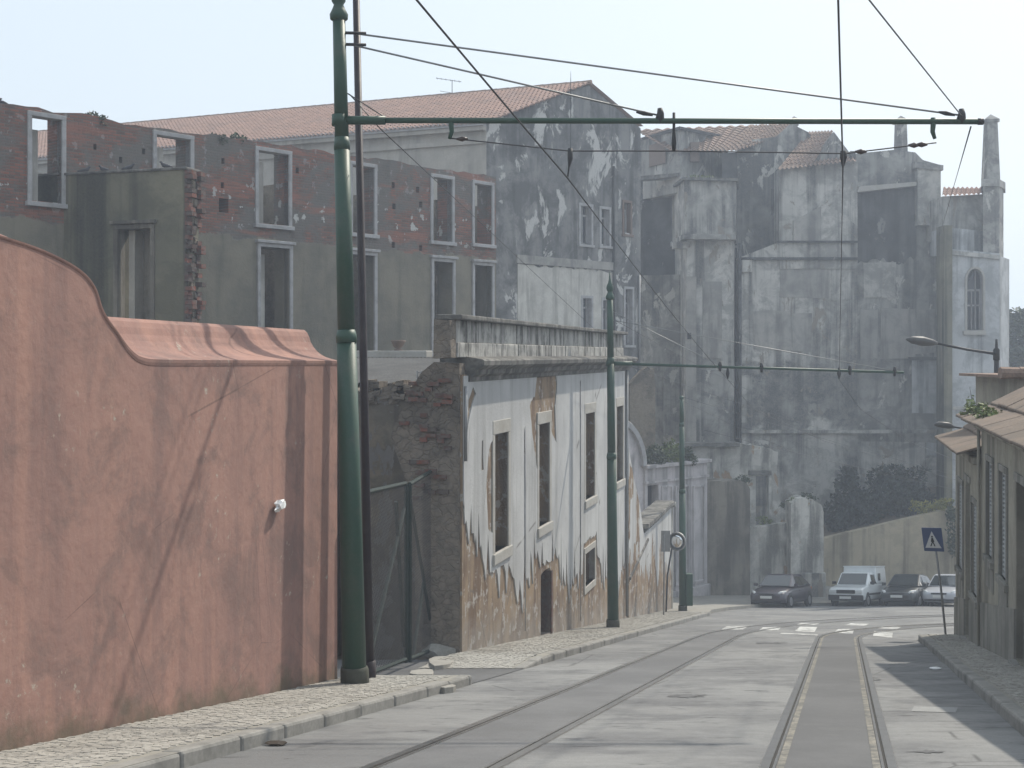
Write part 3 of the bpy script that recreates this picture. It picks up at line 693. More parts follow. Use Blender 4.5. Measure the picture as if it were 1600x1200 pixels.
# first pole, close on the left
D1 = 3000/(1083-895.0)
p1, X1, Y1, Z1 = tram_pole(554, 1083, 529, at(0, 188, D1).z, tuple(at(1533, 190, D1)), 'nearest green tram pole, thick and tall, beside the pink wall, with long bracket arm')
A = lambda px, py, d=D1: tuple(at(px, py, d))
for (a, b_) in (((545, 51), (1500, 180)), ((545, 69), (1028, 180))):
    hang(p1, 'stay_rod', [A(*a), A(*b_)], 0.0125, 'galv')
    hang(p1, 'turnbuckle', [A(b_[0]-34, b_[1]-5), A(b_[0]-22, b_[1]-3), A(b_[0]-8, b_[1])], [0.012, 0.03, 0.014], 'iron', 8)
    hang(p1, 'stay_clamp', [A(523, a[1]), A(572, a[1]+1)], 0.02, 'iron')
for (x, y) in ((1031, 183), (1502, 184)):
    hang(p1, 'arm_clamp', [A(x, y-14), A(x+1, y-6), A(x, y+1), A(x, y+9)], [0.03, 0.045, 0.055, 0.03], 'iron', 10)
for (x0, bend) in ((705, -8), (1458, 8)):
    hang(p1, 'drop_bracket', [A(x0, 184), A(x0, 196), A(x0-bend*0.1, 206), A(x0+bend*0.35, 217)], [0.03, 0.034, 0.03, 0.022], 'green_paint', 8)
hang(p1, 'insulated_pin', [A(1053, 176), A(1053, 205), A(1053, 224), A(1053, 236)], [0.018, 0.018, 0.032, 0.02], 'iron', 8)
sw = [A(703, 216), A(760, 222), A(890, 236), A(1053, 236), A(1200, 238), A(1318, 240), A(1345, 237), A(1420, 228), A(1463, 223)]
hang(p1, 'span_wire', sw, 0.009, 'wire', 5)
for q in ((722, 217), (1345, 237), (1428, 227), (1440, 226)):
    hang(p1, 'insulator', [A(q[0]-9, q[1]), A(q[0], q[1]), A(q[0]+9, q[1])], [0.012, 0.035, 0.012], 'porcelain', 8)
hang(p1, 'wire_ear', [A(891, 232), A(891, 248), A(889, 262), A(887, 277)], [0.03, 0.034, 0.01, 0.01], 'iron', 8)
hang(p1, 'wire_ear', [A(1318, 236), A(1318, 246), A(1317, 262)], [0.04, 0.045, 0.012], 'iron', 8)
hang(p1, 'arm_end_cap', [A(1528, 190), A(1536, 190)], 0.042, 'iron', 10)
# thin dark pole right behind it
b = MB(); Xb = -1.86; Yb = 16.75; zb = G(Yb)+0.1
tp = tag(empty('service_pole', (Xb, Yb, zb)), 'slim brown-black pole standing just behind the nearest green tram pole', 'pole')
MB().tube([(0, 0, -0.1), (-0.06, 0, 3), (-0.19, 0, 9.5)], [0.062, 0.055, 0.045], 12).build('shaft', M['brown_paint'], tp, smooth=True)
MB().tube([(0, 0, -0.1), (0, 0, 0.25)], 0.08, 12).build('foot_sleeve', M['brown_paint'], tp, smooth=True)
# second pole
D2 = 3000/(988-895.0)
p2, X2, Y2, Z2 = tram_pole(958, 988, 953, at(0, 568, D2).z, tuple(at(1412, 582, D2)), 'green tram pole with spiked finial standing before the peeling white facade', k=0.95)
B = lambda px, py, d=D2: tuple(at(px, py, d))
for (x, y) in ((1125, 573), (1190, 575), (1328, 579), (1398, 581)):
    hang(p2, 'arm_clamp', [B(x, y-8), B(x, y-2), B(x, y+7)], [0.03, 0.05, 0.03], 'iron', 8)
hang(p2, 'stay_rod', [B(956, 486), B(1125, 571)], 0.009, 'galv', 5)
hang(p2, 'stay_rod', [B(956, 500), B(1395, 579)], 0.009, 'galv', 5)
for x in (1137, 1311): hang(p2, 'wire_ear', [B(x, 574), B(x, 584), B(x, 592)], [0.02, 0.05, 0.015], 'iron', 8)
# third pole
p3, X3, Y3, Z3 = tram_pole(1067, 960, 1065, 0, None, 'distant green tram pole without arm, beside the round traffic mirror', armed=False, hh=7.65, finial=False, k=0.9)
MB().box(0.1, 0.34, -0.15, 0.12, 0.2, 1.35).build('switch_box', M['green_paint'], p3, bevel=0.02)
# overhead wires
def cable(pts, r, label, name='contact_wire', mat='wire', cat='wire', group='overhead tram wires'):
    o = MB().tube(pts, [r if p[1] < 16.5 else r*0.6 for p in pts], 5).build(name, M[mat], None, smooth=True); return tag(o, label, cat, group)
def sag(a, b, s=0.0, n=8):
    a = Vector(a); b = Vector(b); return [tuple(a.lerp(b, i/n)-Vector((0, 0, s*4*(i/n)*(1-i/n)))) for i in range(n+1)]
hA = Vector(A(887, 278)); hB = Vector(A(1317, 263)); eA = Vector(B(1137, 593)); eB = Vector(B(1311, 593))
nA = hA+Vector((-0.30*9, -9, 0.168*9)); nB = hB+Vector((-0.268*9, -9, 0.19*9))
cable(sag(nA, hA, 0.02)+sag(hA, eA, 0.08)[1:]+[tuple(at(1178, 640, 38)), tuple(at(1290, 690, 44)), tuple(at(1500, 752, 50))], 0.011, 'contact wire over the left tram track, crossing the sky at upper left of centre')
cable(sag(nB, hB, 0.02)+sag(hB, eB, 0.08)[1:]+[tuple(at(1345, 640, 36)), tuple(at(1420, 690, 39)), tuple(at(1500, 722, 42))], 0.011, 'contact wire over the right tram track, dropping nearly vertically from the top edge')
cable(sag(A(1503, 182), Vector(A(1503, 182))+(Vector(at(1358, 0, 10.6))-Vector(A(1503, 182)))*1.6, 0.0), 0.008, 'twisted stay cable rising from the arm tip to the top edge', 'stay_cable', cat='cable')
cable(sag(A(1517, 198), at(1462, 390, 61.2*1.15), 0.0), 0.010, 'stay cable hanging from the arm tip to the convent wall', 'stay_cable', cat='cable')
cable(sag(A(546, 147), A(594, 201), 0.0, 2)[:-1]+sag(A(594, 201), at(984, 566, 38.9), 0.0), 0.007, 'thin cable running from the nearest pole down to the facade end', 'stay_cable', cat='cable')
cable(sag(A(543, 146), A(612, 190), 0.0, 3), 0.008, 'short stay between the nearest pole and its arm', 'stay_cable', cat='cable')
for (a, b_, lab) in (((at(984, 572, 39)), at(1290, 672, 50), 'thin pull-off wire from the facade corner across the dark convent wall'),
                     (at(1066, 620, 46.2), at(1490, 742, 52), 'thin pull-off wire from the distant pole to the right'),
                     (at(1066, 626, 46.2), at(1240, 706, 58), 'thin pull-off wire from the distant pole toward the broken garden wall'),
                     (at(1100, 672, 47), at(1492, 765, 52), 'lowest thin wire strung across the shrubs at right'),
                     (at(960, 500, 32.3), at(1175, 612, 60.9*1.15), 'thin wire from the facade pole to the convent wall')):
    cable(sag(a, b_, 0.05, 8), 0.010, lab, 'pull_off_wire')

# ================================================================== WHITE PEELING BUILDING
fr = WF
wb = thing('peeling_white_building', fr, 'white street facade with fallen render, blocked tall windows and slab parapet', 'building')
SE = fr.s_of(980)
zc = -0.34-fr.oz; zpar = 0.66-fr.oz
wins = [fr.rect(768, 655, 796, 880), fr.rect(838, 645, 860, 826), fr.rect(912, 632, 930, 792), fr.rect(961, 628, 974, 760)]
wins = [(w_[0], -3.92-fr.oz+0.02*i, w_[2], -1.30-fr.oz) for i, w_ in enumerate(wins)]
small = fr.rect(912, 852, 930, 920)
dr = fr.rect(845, 890, 860, 1003); door = (dr[0], fr.g((dr[0]+dr[2])/2)+0.08, dr[2], dr[3])
FWd = 0.17
holes = [[(a+FWd, b+FWd), (c-FWd, b+FWd), (c-FWd, d-FWd*1.2), (a+FWd, d-FWd*1.2)] for (a, b, c, d) in wins]
holes.append([(small[0]+.14, small[1]+.14), (small[2]-.14, small[1]+.14), (small[2]-.14, small[3]-.14), (small[0]+.14, small[3]-.14)])
dw = door[2]-door[0]
arc = [(door[2]-dw/2-dw/2*math.cos(a), door[3]-0.2+0.2*math.sin(a)) for a in [math.pi-i*math.pi/6 for i in range(7)]]
arc = [(door[0]+dw/2+dw/2*math.cos(i*math.pi/6), door[3]-0.07+0.07*math.sin(i*math.pi/6)) for i in range(7)]
holes.append([(door[0], door[1]), (door[2], door[1])]+arc)
bot = [(SE*i/12, fr.g(SE*i/12)-0.15) for i in range(13)]
MB().wall(bot+[(SE, zc), (0, zc)], holes, 0, 0.5).build('facade_wall', M['facade_tan'], wb)
# the white coat: a real skin on the wall, broken off along the pavement and round some openings
rs = random.Random(77); lowb = []; s_ = 0.04; nxt = 0
while s_ < SE-.03:
    hb_ = 1.6+.3*math.sin(s_*1.1+.6)+.22*math.sin(s_*2.7)+rs.uniform(-.16, .16)
    if nxt <= 0: hb_ += rs.uniform(.25, 1.0); nxt = rs.choice((3, 4, 5, 6, 8))
    elif nxt == 1: hb_ -= rs.uniform(.1, .45)
    nxt -= 1
    if s_ < .5: hb_ += .35
    zz = fr.g(s_)+hb_
    for w_ in wins:
        if w_[0]-.1 < s_ < w_[2]+.1: zz = min(zz, w_[1]-.14)
    if small[0]-.15 < s_ < small[2]+.15: zz = small[3]+.12+.15*rs.random()
    if door[0]-.12 < s_ < door[2]+.14: zz = max(zz, door[3]+.12)
    lowb.append((s_, zz)); s_ += rs.uniform(.05, .16)
lowb.append((SE-.02, fr.g(SE)+1.2))
def jagloop(pts, amp, step, seed):
    r_ = random.Random(seed); out = []
    for a, b in zip(pts, pts[1:]+pts[:1]):
        L_ = math.hypot(b[0]-a[0], b[1]-a[1]); n_ = max(1, int(L_/step))
        for i_ in range(n_): out.append((a[0]+(b[0]-a[0])*i_/n_+r_.uniform(-amp, amp)*.6, a[1]+(b[1]-a[1])*i_/n_+r_.uniform(-amp, amp)))
    return out
def wh(w_): return [(w_[0]+.1, w_[1]+.1), (w_[2]-.1, w_[1]+.1), (w_[2]-.1, w_[3]-.1), (w_[0]+.1, w_[3]-.1)]
P_ = fr.P
w2 = wins[1]; w1 = wins[0]
h2 = wh(w2)[:2]+[(w2[2]-.1, w2[3]-.3)]+jag([(w2[2]+.12, w2[3]-.5), (P_(868, 690)[0], w2[3]-.75), (P_(866, 640)[0], w2[3]+.1), (P_(869, 600)[0], zc-.35), (P_(867, 590)[0], zc-.06)], .05, .12, 5)+jag([(P_(838, 590)[0], zc-.06), (P_(834, 615)[0], zc-.5), (P_(826, 635)[0], w2[3]+.25), (P_(830, 670)[0], w2[3]-.35), (P_(837, 705)[0], w2[3]-1.1)], .05, .12, 6)+[(w2[0]+.1, w2[3]-1.25)]
h1 = wh(w1)[:3]+[(w1[0]+.1, w1[3]-.1)]+jag([(w1[0]+.1, w1[3]-.2), (P_(762, 690)[0], w1[3]-.45), (P_(758, 740)[0], w1[3]-1.1), (P_(761, 800)[0], w1[3]-1.9), (w1[0]+.1, w1[3]-2.1)], .04, .12, 7)
sh_ = [h2, h1, wh(wins[2]), wh(wins[3])]
pa = P_(727, 690); pb = P_(742, 602)
sh_.append(jagloop([(pa[0], pa[1]), (pa[0]+.22, pa[1]+.5), (pb[0]-.02, pb[1]-.15), (pb[0]-.2, pb[1]), (pa[0]+.12, pa[1]+.7)], .03, .15, 9))
for (x_, y_) in ((752, 712), (818, 690), (819, 760)):
    q_ = P_(x_, y_); sh_.append(jagloop([(q_[0]-.06, q_[1]-.3), (q_[0]+.07, q_[1]-.25), (q_[0]+.05, q_[1]+.3), (q_[0]-.04, q_[1]+.25)], .03, .15, int(x_)))
MB().wall(lowb+[(SE-.02, zc-.02), (0.04, zc-.02)], sh_, -0.024, -0.001).build('white_render_skin', M['facade_white'], wb)
for (a, b, c, d) in wins:
    MB().box(a+.05, c-.05, 0.36, 0.47, b+.05, d-.05).build('blocking', M['infill'], wb)
    wf = MB().box(a, c, -0.035, 0.16, d-FWd*1.2, d+0.06).build('lintel', M['stone_frame'], wb, bevel=0.012)
    MB().box(a, a+FWd, -0.03, 0.2, b+FWd, d-FWd*1.2).build('jamb', M['stone_frame'], wb, bevel=0.012)
    MB().box(c-FWd, c, -0.03, 0.2, b+FWd, d-FWd*1.2).build('jamb', M['stone_frame'], wb, bevel=0.012)
    MB().box(a-0.02, c+0.02, -0.07, 0.25, b-0.04, b+FWd).build('sill', M['stone_frame'], wb, bevel=0.015)
a, b, c, d = small
MB().box(a+.02, c-.02, 0.3, 0.4, b+.02, d-.02).build('blocking', M['dark_void'], wb)
for q in ((a, c, d-.14, d+.02), (a, c, b-.03, b+.14)): MB().box(q[0], q[1], -0.03, 0.15, q[2], q[3]).build('stone_band', M['stone_frame'], wb, bevel=0.01)
for q in ((a, a+.14), (c-.14, c)): MB().box(q[0], q[1], -0.028, 0.15, b+.14, d-.14).build('jamb', M['stone_frame'], wb, bevel=0.01)
MB().box(door[0]-.05, door[2]+.05, 0.3, 0.4, door[1]-.1, door[3]+.05).build('door_leaf', M['door'], wb)
MB().box(door[2], door[2]+.12, -0.03, 0.3, door[1]-.1, door[3]-.1).build('brick_jamb', M['brick'], wb)
# cornice: moulded profile swept along the front and returned at the near end
cp = [(0.0, -0.14), (-0.05, -0.12), (-0.06, -0.05), (-0.14, 0.0), (-0.16, 0.08), (-0.26, 0.13), (-0.31, 0.16), (-0.32, 0.24), (-0.28, 0.27), (0.1, 0.33), (0.5, 0.33), (0.5, -0.14)]
path = [Matrix.Translation((x, 0, zc)) for x in [0.3]+[SE*i/30 for i in range(1, 30)]+[SE+0.15]]
MB().sweep(path, cp).build('cornice', M['cornice'], wb)
# parapet slabs
cuts = [fr.s_of(x) for x in (716, 812, 885, 939, 976)]
for a, b in zip(cuts[:-1], cuts[1:]):
    MB().box(a+.05, b-.05, 0.02, 0.26, zc+0.30, zc+0.56).build('parapet_base', M['parapet'], wb, bevel=0.015)
    MB().box(a+.05, b-.05, 0.06, 0.22, zc+0.56, zpar-0.05).build('parapet_slab', M['parapet'], wb, bevel=0.012)
MB().box(cuts[0]+.02, cuts[-1], 0.17, 0.2, zc+.3, zpar-.05).build('parapet_backing', M['dark_void'], wb)
MB().box(cuts[0]-.12, cuts[-1]+.05, -0.1, 0.36, zpar-0.05, zpar+0.04).build('parapet_cap', M['cornice'], wb, bevel=0.02)
MB().box(cuts[0]-.32, cuts[0]+.02, 0.04, 0.34, zc+0.3, zpar-0.06, 0.02).build('parapet_end', M['rubble_dark'], wb)
b = MB(); s_ = fr.s_of(976); b.tube([(s_, -0.07, zc-0.1), (s_, -0.07, fr.g(s_)+0.2)], 0.045, 8); b.build('downpipe', M['galv'], wb, smooth=True)
b = MB(); b.tube([(0.05, -0.05, zc-0.2), (0.05, -0.05, zc-1.5)], 0.03, 8); b.build('downpipe', M['galv'], wb, smooth=True)
for x in (818, 905): 
    s_ = fr.s_of(x); b = MB(); b.tube([(s_, -0.036, zc-1.2-(x == 905)*-0.9), (s_+.01, -0.036, fr.g(s_)+0.3)], 0.012, 6); b.build('conduit', M['white_frame'], wb, smooth=True)
# broken side wall and the body of the house behind the facade
sd = Fr(-0.866, 22.2, 0.26, 1.0)
prof = jag([(0.0, zc), (0.5, zc-0.02), (0.75, zc-0.05), (1.1, zc-0.35)], 0.05, 0.12, 4)
b = MB(); out = [(0.035, -0.2)]+[(0.86, -0.2), (0.84, zc-2.9), (0.9, zc-2.2)]+[(1.0, zc-1.9), (1.15, zc-1.5), (1.3, zc-1.1), (1.2, zc-0.8), (1.0, zc-0.5), (0.9, zc-0.2), (0.72, zc+0.05), (0.5, zc+.22), (0.035, zc+.2)]
vs = [(-0.04, p[0], p[1]) for p in out]; b.prism(vs, (0.5, 0, 0)); b.build('side_stub', M['rubble_dark'], wb)
MB().box(0.55, SE-0.02, 3.9, 4.3, fr.g(SE)-0.2, zc-0.3).build('rear_wall', M['grey_wall'], wb)
MB().box(SE-0.45, SE-0.01, 0.5, 3.9, fr.g(SE)-0.2, zc-0.05).build('far_side_wall', M['facade'], wb)
r = random.Random(21)
for i in range(34):     # loose bricks showing in the broken corner
    z = zc-0.1-r.random()**1.2*2.3; y = r.uniform(0.12, 0.8 if z < zc-1 else 0.95)
    MB().box(-0.075-r.random()*0.03, 0.2, y, y+r.uniform(0.12, 0.22), z, z+0.07, 0.006).build('brick', M['brick'], wb)

# sloping garden stair wall at the far end of the facade
st = Fr(fr.o[0]+fr.e[0]*SE+0.05, fr.o[1]+fr.e[1]*SE, 0.26, 1.0)
sw_ = thing('stair_wall', st, 'low peeling white wall with steep sloping stone coping beyond the facade', 'wall')
LE = st.s_of(1050)
za = st.P(983, 822)[1]; zb2 = st.P(1050, 792)[1]
bot = [(LE*i/4, st.g(LE*i/4)-0.15) for i in range(5)]
lo = st.P(1006, 835)
pts = [(0, st.P(983, 700)[1]), (st.s_of(990), st.P(990, 745)[1]), (st.s_of(1000), st.P(1000, 790)[1]), (lo[0], lo[1]), (LE-.1, zb2)]
MB().wall(bot+[(LE, zb2)]+list(reversed(pts)), (), 0.0, 0.45).build('wall_body', M['facade'], sw_)
def slab(p, q, y0, y1, th, name, mat, par, bev=0.02):
    dx, dz = q[0]-p[0], q[1]-p[1]; L = math.hypot(dx, dz); nx_, nz_ = -dz/L*th, dx/L*th
    MB().hexa([(p[0], y0, p[1]), (q[0], y0, q[1]), (p[0], y1, p[1]), (q[0], y1, q[1]), (p[0]+nx_, y0, p[1]+nz_), (q[0]+nx_, y0, q[1]+nz_), (p[0]+nx_, y1, p[1]+nz_), (q[0]+nx_, y1, q[1]+nz_)]).build(name, mat, par, bevel=bev)
slab((st.s_of(1008), st.P(1008, 826)[1]), (LE-.05, st.P(1048, 790)[1]), -0.12, 0.6, 0.16, 'coping', M['cornice'], sw_)
slab((LE-.1, zb2), (LE+.15, zb2), -0.14, 0.62, 0.18, 'coping_end', M['parapet'], sw_)
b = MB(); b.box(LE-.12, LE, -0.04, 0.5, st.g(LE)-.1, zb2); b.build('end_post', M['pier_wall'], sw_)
slab((0.1, st.P(985, 905)[1]), (st.s_of(1012), st.P(1012, 845)[1]), -0.05, 0.02, 0.1, 'dado_rail', M['cornice'], sw_)

# ================================================================== YARD GATE AND YARD
def gate_leaf(p, q, z0, z1a, z1b, label, diag):
    L = math.hypot(q[0]-p[0], q[1]-p[1]); f = Fr(p[0], p[1], q[0]-p[0], q[1]-p[1])
    t = thing('wire_gate_leaf', f, label, 'gate', 'wire mesh yard gates')
    za = z1a-f.oz; zb_ = z1b-f.oz; b0 = 0.1; b1 = f.g(L)+0.1
    r_ = 0.032
    for nm, a, c in (('gate_stile', (0, 0, b0), (0, 0, za)), ('gate_stile', (L, 0, b1), (L, 0, zb_)), ('gate_rail', (0, 0, za), (L, 0, zb_)), ('gate_rail', (0, 0, b0+.05), (L, 0, b1+.05))):
        MB().tube([a, c], r_, 6).build(nm, M['gate_paint'], t)
    for (a, c) in diag: MB().tube([(a[0]*L, 0.02, b0+(b1-b0)*a[0]+(a[1])*(za-b0)), (c[0]*L, 0.02, b0+(b1-b0)*c[0]+c[1]*(za-b0))], 0.028, 6).build('brace', M['gate_paint'], t)
    m = MB(); st = 0.1; Hh = max(za, zb_)-min(b0, b1); z00 = min(b0, b1)
    n = int((L+Hh)/st)
    for i in range(1, n):
        for sgn in (1, -1):
            c = i*st
            # line x+z=c or mirrored, clipped to the panel
            x0 = max(0, c-Hh); x1 = min(L, c)
            if x1-x0 < 0.02: continue
            pa = [x0, c-x0]; pb = [x1, c-x1]
            if sgn < 0: pa = [x0, Hh-(c-x0)]; pb = [x1, Hh-(c-x1)]
            q_ = []
            for pnt in (pa, pb): q_.append((pnt[0], 0.0+0.004*sgn, z00+pnt[1]))
            # clip to sloped bottom and top
            lowz = lambda x: b0+(b1-b0)*x/L; topz = lambda x: za+(zb_-za)*x/L
            k0, k1 = 0.0, 1.0
            for fn, up in ((lowz, True), (topz, False)):
                d0 = (q_[0][2]-fn(q_[0][0]))*(1 if up else -1); d1 = (q_[1][2]-fn(q_[1][0]))*(1 if up else -1)
                if d0 < 0 and d1 < 0: k0, k1 = 1, 0; break
                if d0 < 0: k0 = max(k0, d0/(d0-d1))
                if d1 < 0: k1 = min(k1, d0/(d0-d1))
            if k1-k0 < 0.01: continue
            va, vb = Vector(q_[0]), Vector(q_[1]); m.tube([va.lerp(vb, k0), va.lerp(vb, k1)], 0.0026, 3, cap=False)
    m.build('wire_mesh', M['iron'], t, kind='stuff', fix=False)
gate_leaf((-1.93, 17.0), (-1.66, 20.0), 0, -1.82, -2.0, 'yard gate leaf of wire mesh next to the nearest green pole', [((0.0, 0.0), (1.0, 0.98)), ((0.98, 0.1), (0.75, 1.0))])
gate_leaf((-1.61, 20.15), (-1.36, 22.9), 0, -2.03, -2.02, 'yard gate leaf of wire mesh against the ruined corner', [((0.02, 0.95), (0.55, 0.45)), ((0.55, 0.45), (0.15, 0.02)), ((0.55, 0.45), (1.0, 0.0))])
# wall at the back of the yard
yf = Fr(-6.2, 25.9, 1.0, -0.26)
yw = thing('yard_back_wall', yf, 'patchy ochre and grey wall behind the wire gate', 'wall')
W_ = yf.s_of(700)
top = jag([yf.P(540, 612), yf.P(600, 605), yf.P(640, 625), yf.P(660, 600), yf.P(700, 590)], 0.06, 0.15, 8)
MB().wall([(top[0][0], -0.3), (W_, -0.3)]+list(reversed(top)), (), 0, 0.5).build('wall_body', M['yard_wall'], yw)
b = MB()
for i in range(40):
    r = random.Random(i+300); s0, z0 = yf.P(r.uniform(562, 650), r.uniform(598, 628)); b.box(s0-.12*r.random(), s0+.12*r.random()+.05, -0.06*r.random()-.01, 0.4, z0-.05, z0+.05*r.random()+.03, 0.02)
b.build('crumbled_top', M['rubble_dark'], yw)
# shed with a shallow sheet roof and low terrace wall beyond
sf = Fr(-5.0, 27.6, 1.0, -0.26)
sh = thing('yard_shed', sf, 'low shed with dull grey ribbed roof behind the yard wall', 'shed')
e0 = sf.P(430, 602); e1 = sf.P(700, 600); e0 = (e0[0], e1[1])
MB().box(e0[0], e1[0], 0.1, 4.2, -0.8, e0[1]-.04).build('shed_wall', M['grey_wall'], sh)
b = MB(); n = 40
vs = []; dzr = 0.52
for j in range(2):
    for i in range(n*2+1):
        x = e0[0]+(e1[0]-e0[0])*i/(2*n); vs.append((x, -0.15+j*4.5, e0[1]+j*dzr+0.025*(i % 2)))
b.add(vs, [(i, i+1, i+2*n+2, i+2*n+1) for i in range(2*n)]); b.build('ribbed_roof', M['slate'], sh, fix=False)
tf = Fr(-5.6, 33.0, 1.0, -0.26)
tw = thing('terrace_wall', tf, 'low pale terrace kerb wall under the brick ruin', 'wall')
a, c = tf.P(540, 548), tf.P(666, 548)
MB().box(a[0], c[0], 0, 0.4, -0.6, a[1]-.18).build('wall_body', M['grey_wall'], tw)
MB().box(a[0]-.05, c[0]+.02, -0.06, 0.46, a[1]-.18, a[1]).build('capstone', M['stone_frame'], tw, bevel=0.02)
s_, z_ = tf.P(618, 548)
ux, uy = tf.o[0]+tf.e[0]*s_-tf.e[1]*0.2, tf.o[1]+tf.e[1]*s_+tf.e[0]*0.2
ur = tag(MB().tube([(0, 0, h) for h in (0, .03, .05, .12, .2, .26, .27)], [.11, .11, .05, .13, .17, .2, .15], 14).build('garden_urn', M['terracotta'], None, smooth=True), 'small clay urn on the terrace kerb behind the shed', 'urn')
ur.location = (ux, uy, z_+tf.oz)
# white railing on the shed corner
rp = at(655, 596, 24.4); rt = tag(empty('white_railing', (rp.x, rp.y, rp.z-0.3)), 'short white metal railing at the shed corner beside broken brickwork', 'railing')
for dx in (-0.035, 0.055): MB().tube([(dx, 0, -0.1), (dx, 0, 0.5)], 0.018, 6).build('post', M['white_frame'], rt)
for h in (0.15, 0.47): MB().tube([(-0.035, 0, h), (0.055, 0, h)], 0.015, 6).build('rail', M['white_frame'], rt)

# ================================================================== FOLIAGE
def leaves(b, blobs, n, size, seed, flat=0.0, shell=0.55):
    r = random.Random(seed); wts = [a*bb*c for (_, _, _, a, bb, c) in blobs]; T = sum(wts)
    for (x, y, z, a, bb, c), wt in zip(blobs, wts):
        for i in range(max(3, int(n*wt/T))):
            while True:
                v = Vector((r.uniform(-1, 1), r.uniform(-1, 1), r.uniform(-1, 1)))
                if 0.05 < v.length < 1: break
            k = shell+(1-shell)*r.random(); v = v.normalized()*k*r.uniform(0.75, 1.12)
            p = Vector((x+v.x*a, y+v.y*bb, z+v.z*c)); s = size*r.uniform(0.6, 1.4)
            u = Vector((r.uniform(-1, 1), r.uniform(-1, 1), r.uniform(-1, 1))).normalized(); w_ = u.cross(Vector((r.uniform(-1, 1), r.uniform(-1, 1), r.uniform(-1, 1)))).normalized()
            b.add([p-u*s, p+w_*s*0.45, p+u*s, p-w_*s*0.45], [(0, 1, 2, 3)])
    return b
def shrub(name, label, cat, base, blobs, n, size, seed, mat='leaf', stems=4, group=None):
    """blobs in world coordinates; base = foot of the plant"""
    t = tag(empty(name, base), label, cat, group); bx = Vector(base)
    bl = [(x-bx.x, y-bx.y, z-bx.z, a, bb, c) for (x, y, z, a, bb, c) in blobs]
    leaves(MB(), bl, n, size, seed).build('foliage', M[mat], t, fix=False)
    r = random.Random(seed)
    b = MB()
    for i in range(stems):
        q = bl[i % len(bl)]; e = Vector((q[0], q[1], q[2])); mid = e*0.5+Vector((r.uniform(-.1, .1), r.uniform(-.1, .1), 0))
        b.tube([(0, 0, -0.05), mid, e], [size*0.25, size*0.16, size*0.07], 5)
    b.build('stems' if stems > 1 else 'trunk', M['bark'], t); return t
def pxblob(px, py, d, rx, ry, dep): 
    p = at(px, py, d); return (p.x, p.y, p.z, rx/F*d, dep, ry/F*d)

# ================================================================== BRICK RUIN
RF = Fr(-13.12, 32.8, 0.85, 1.0)
RZ0 = 3.45-RF.oz            # where the lower plaster ends, local z
M['ruin'] = mk_ruin()
ru = thing('brick_ruin', RF, 'roofless grey and red brick ruin wall with two rows of empty white framed windows', 'ruin')
s0 = RF.s_of(-60); s1 = RF.s_of(775)
top = jag([(s0, 6.45-RF.oz), RF.P(0, 163), RF.P(60, 170), RF.P(150, 182), RF.P(175, 190), RF.P(300, 207), RF.P(440, 225), RF.P(520, 240), RF.P(600, 250), RF.P(650, 258), RF.P(735, 270), (s1, RF.P(772, 276)[1])], 0.05, 0.35, 5)
ups = [RF.rect(42, 166, 102, 290), RF.rect(238, 203, 302, 312), RF.rect(398, 223, 455, 331), RF.rect(545, 251, 588, 346), RF.rect(672, 266, 709, 359), RF.rect(737, 275, 771, 367)]
lows = [RF.rect(401, 381, 456, 560), RF.rect(545, 393, 588, 556), RF.rect(673, 404, 710, 553), RF.rect(737, 410, 771, 552)]
ups = [(a, (4.0 if i < 5 else 4.05)-RF.oz, c, d) for i, (a, b, c, d) in enumerate(ups)]
fwd = 0.12
hl = []
for (a, b, c, d) in ups+lows: hl.append([(a+fwd, b+.05), (c-fwd, b+.05), (c-fwd, d-fwd), (a+fwd, d-fwd)])
hl = [h for h in hl]
putlog = [RF.rect(342, 310, 357, 332)]+[RF.rect(x, y, x+5, y+9) for (x, y) in ((222, 232), (346, 247), (345, 285), (462, 262), (612, 285), (613, 318), (650, 292), (655, 315), (612, 378), (655, 383), (146, 225), (186, 245))]
hl += [rectpoly(p) for p in putlog]
bot = [(s0, -0.3), (s1, RF.g(s1)-0.3)]
# openings that break through the ragged top are kept a little below it
hl2 = []
for h in hl:
    hl2.append([(x, min(z, 6.34-RF.oz)) for x, z in h])
MB().wall(bot+list(reversed(top)), hl2, 0, 0.7).build('wall_body', M['ruin'], ru)
def frame_parts(par, r, fw, y0, y1, mat, sill=True, hood=False):
    a, b, c, d = r
    MB().box(a, a+fw, y0, y1, b, d-fw).build('jamb', mat, par, bevel=0.01)
    MB().box(c-fw, c, y0, y1, b, d-fw).build('jamb', mat, par, bevel=0.01)
    MB().box(a, c, y0-0.005, y1, d-fw, d).build('lintel', mat, par, bevel=0.01)
    if hood: MB().box(a-.06, c+.06, y0-0.08, y0+.1, d, d+0.09).build('hood_mould', mat, par, bevel=0.01)
    if sill: MB().box(a-.05, c+.05, y0-0.06, y1+.1, b-0.1, b+0.02).build('sill', mat, par, bevel=0.01)
for r_ in ups: frame_parts(ru, (r_[0], r_[1], r_[2], min(r_[3], 6.38-RF.oz)), fwd, -0.06, 0.22, M['white_frame'])
for r_ in lows: frame_parts(ru, r_, fwd, -0.07, 0.22, M['white_frame'], hood=True)
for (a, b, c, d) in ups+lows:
    MB().box(a+.13, a+.13+.42*(c-a), 0.5, 0.69, b+.06, min(d, 6.3-RF.oz)-.3).build('lit_wall_panel', M['pale_cream'], ru)  # added pale panels standing in for the lit inner wall
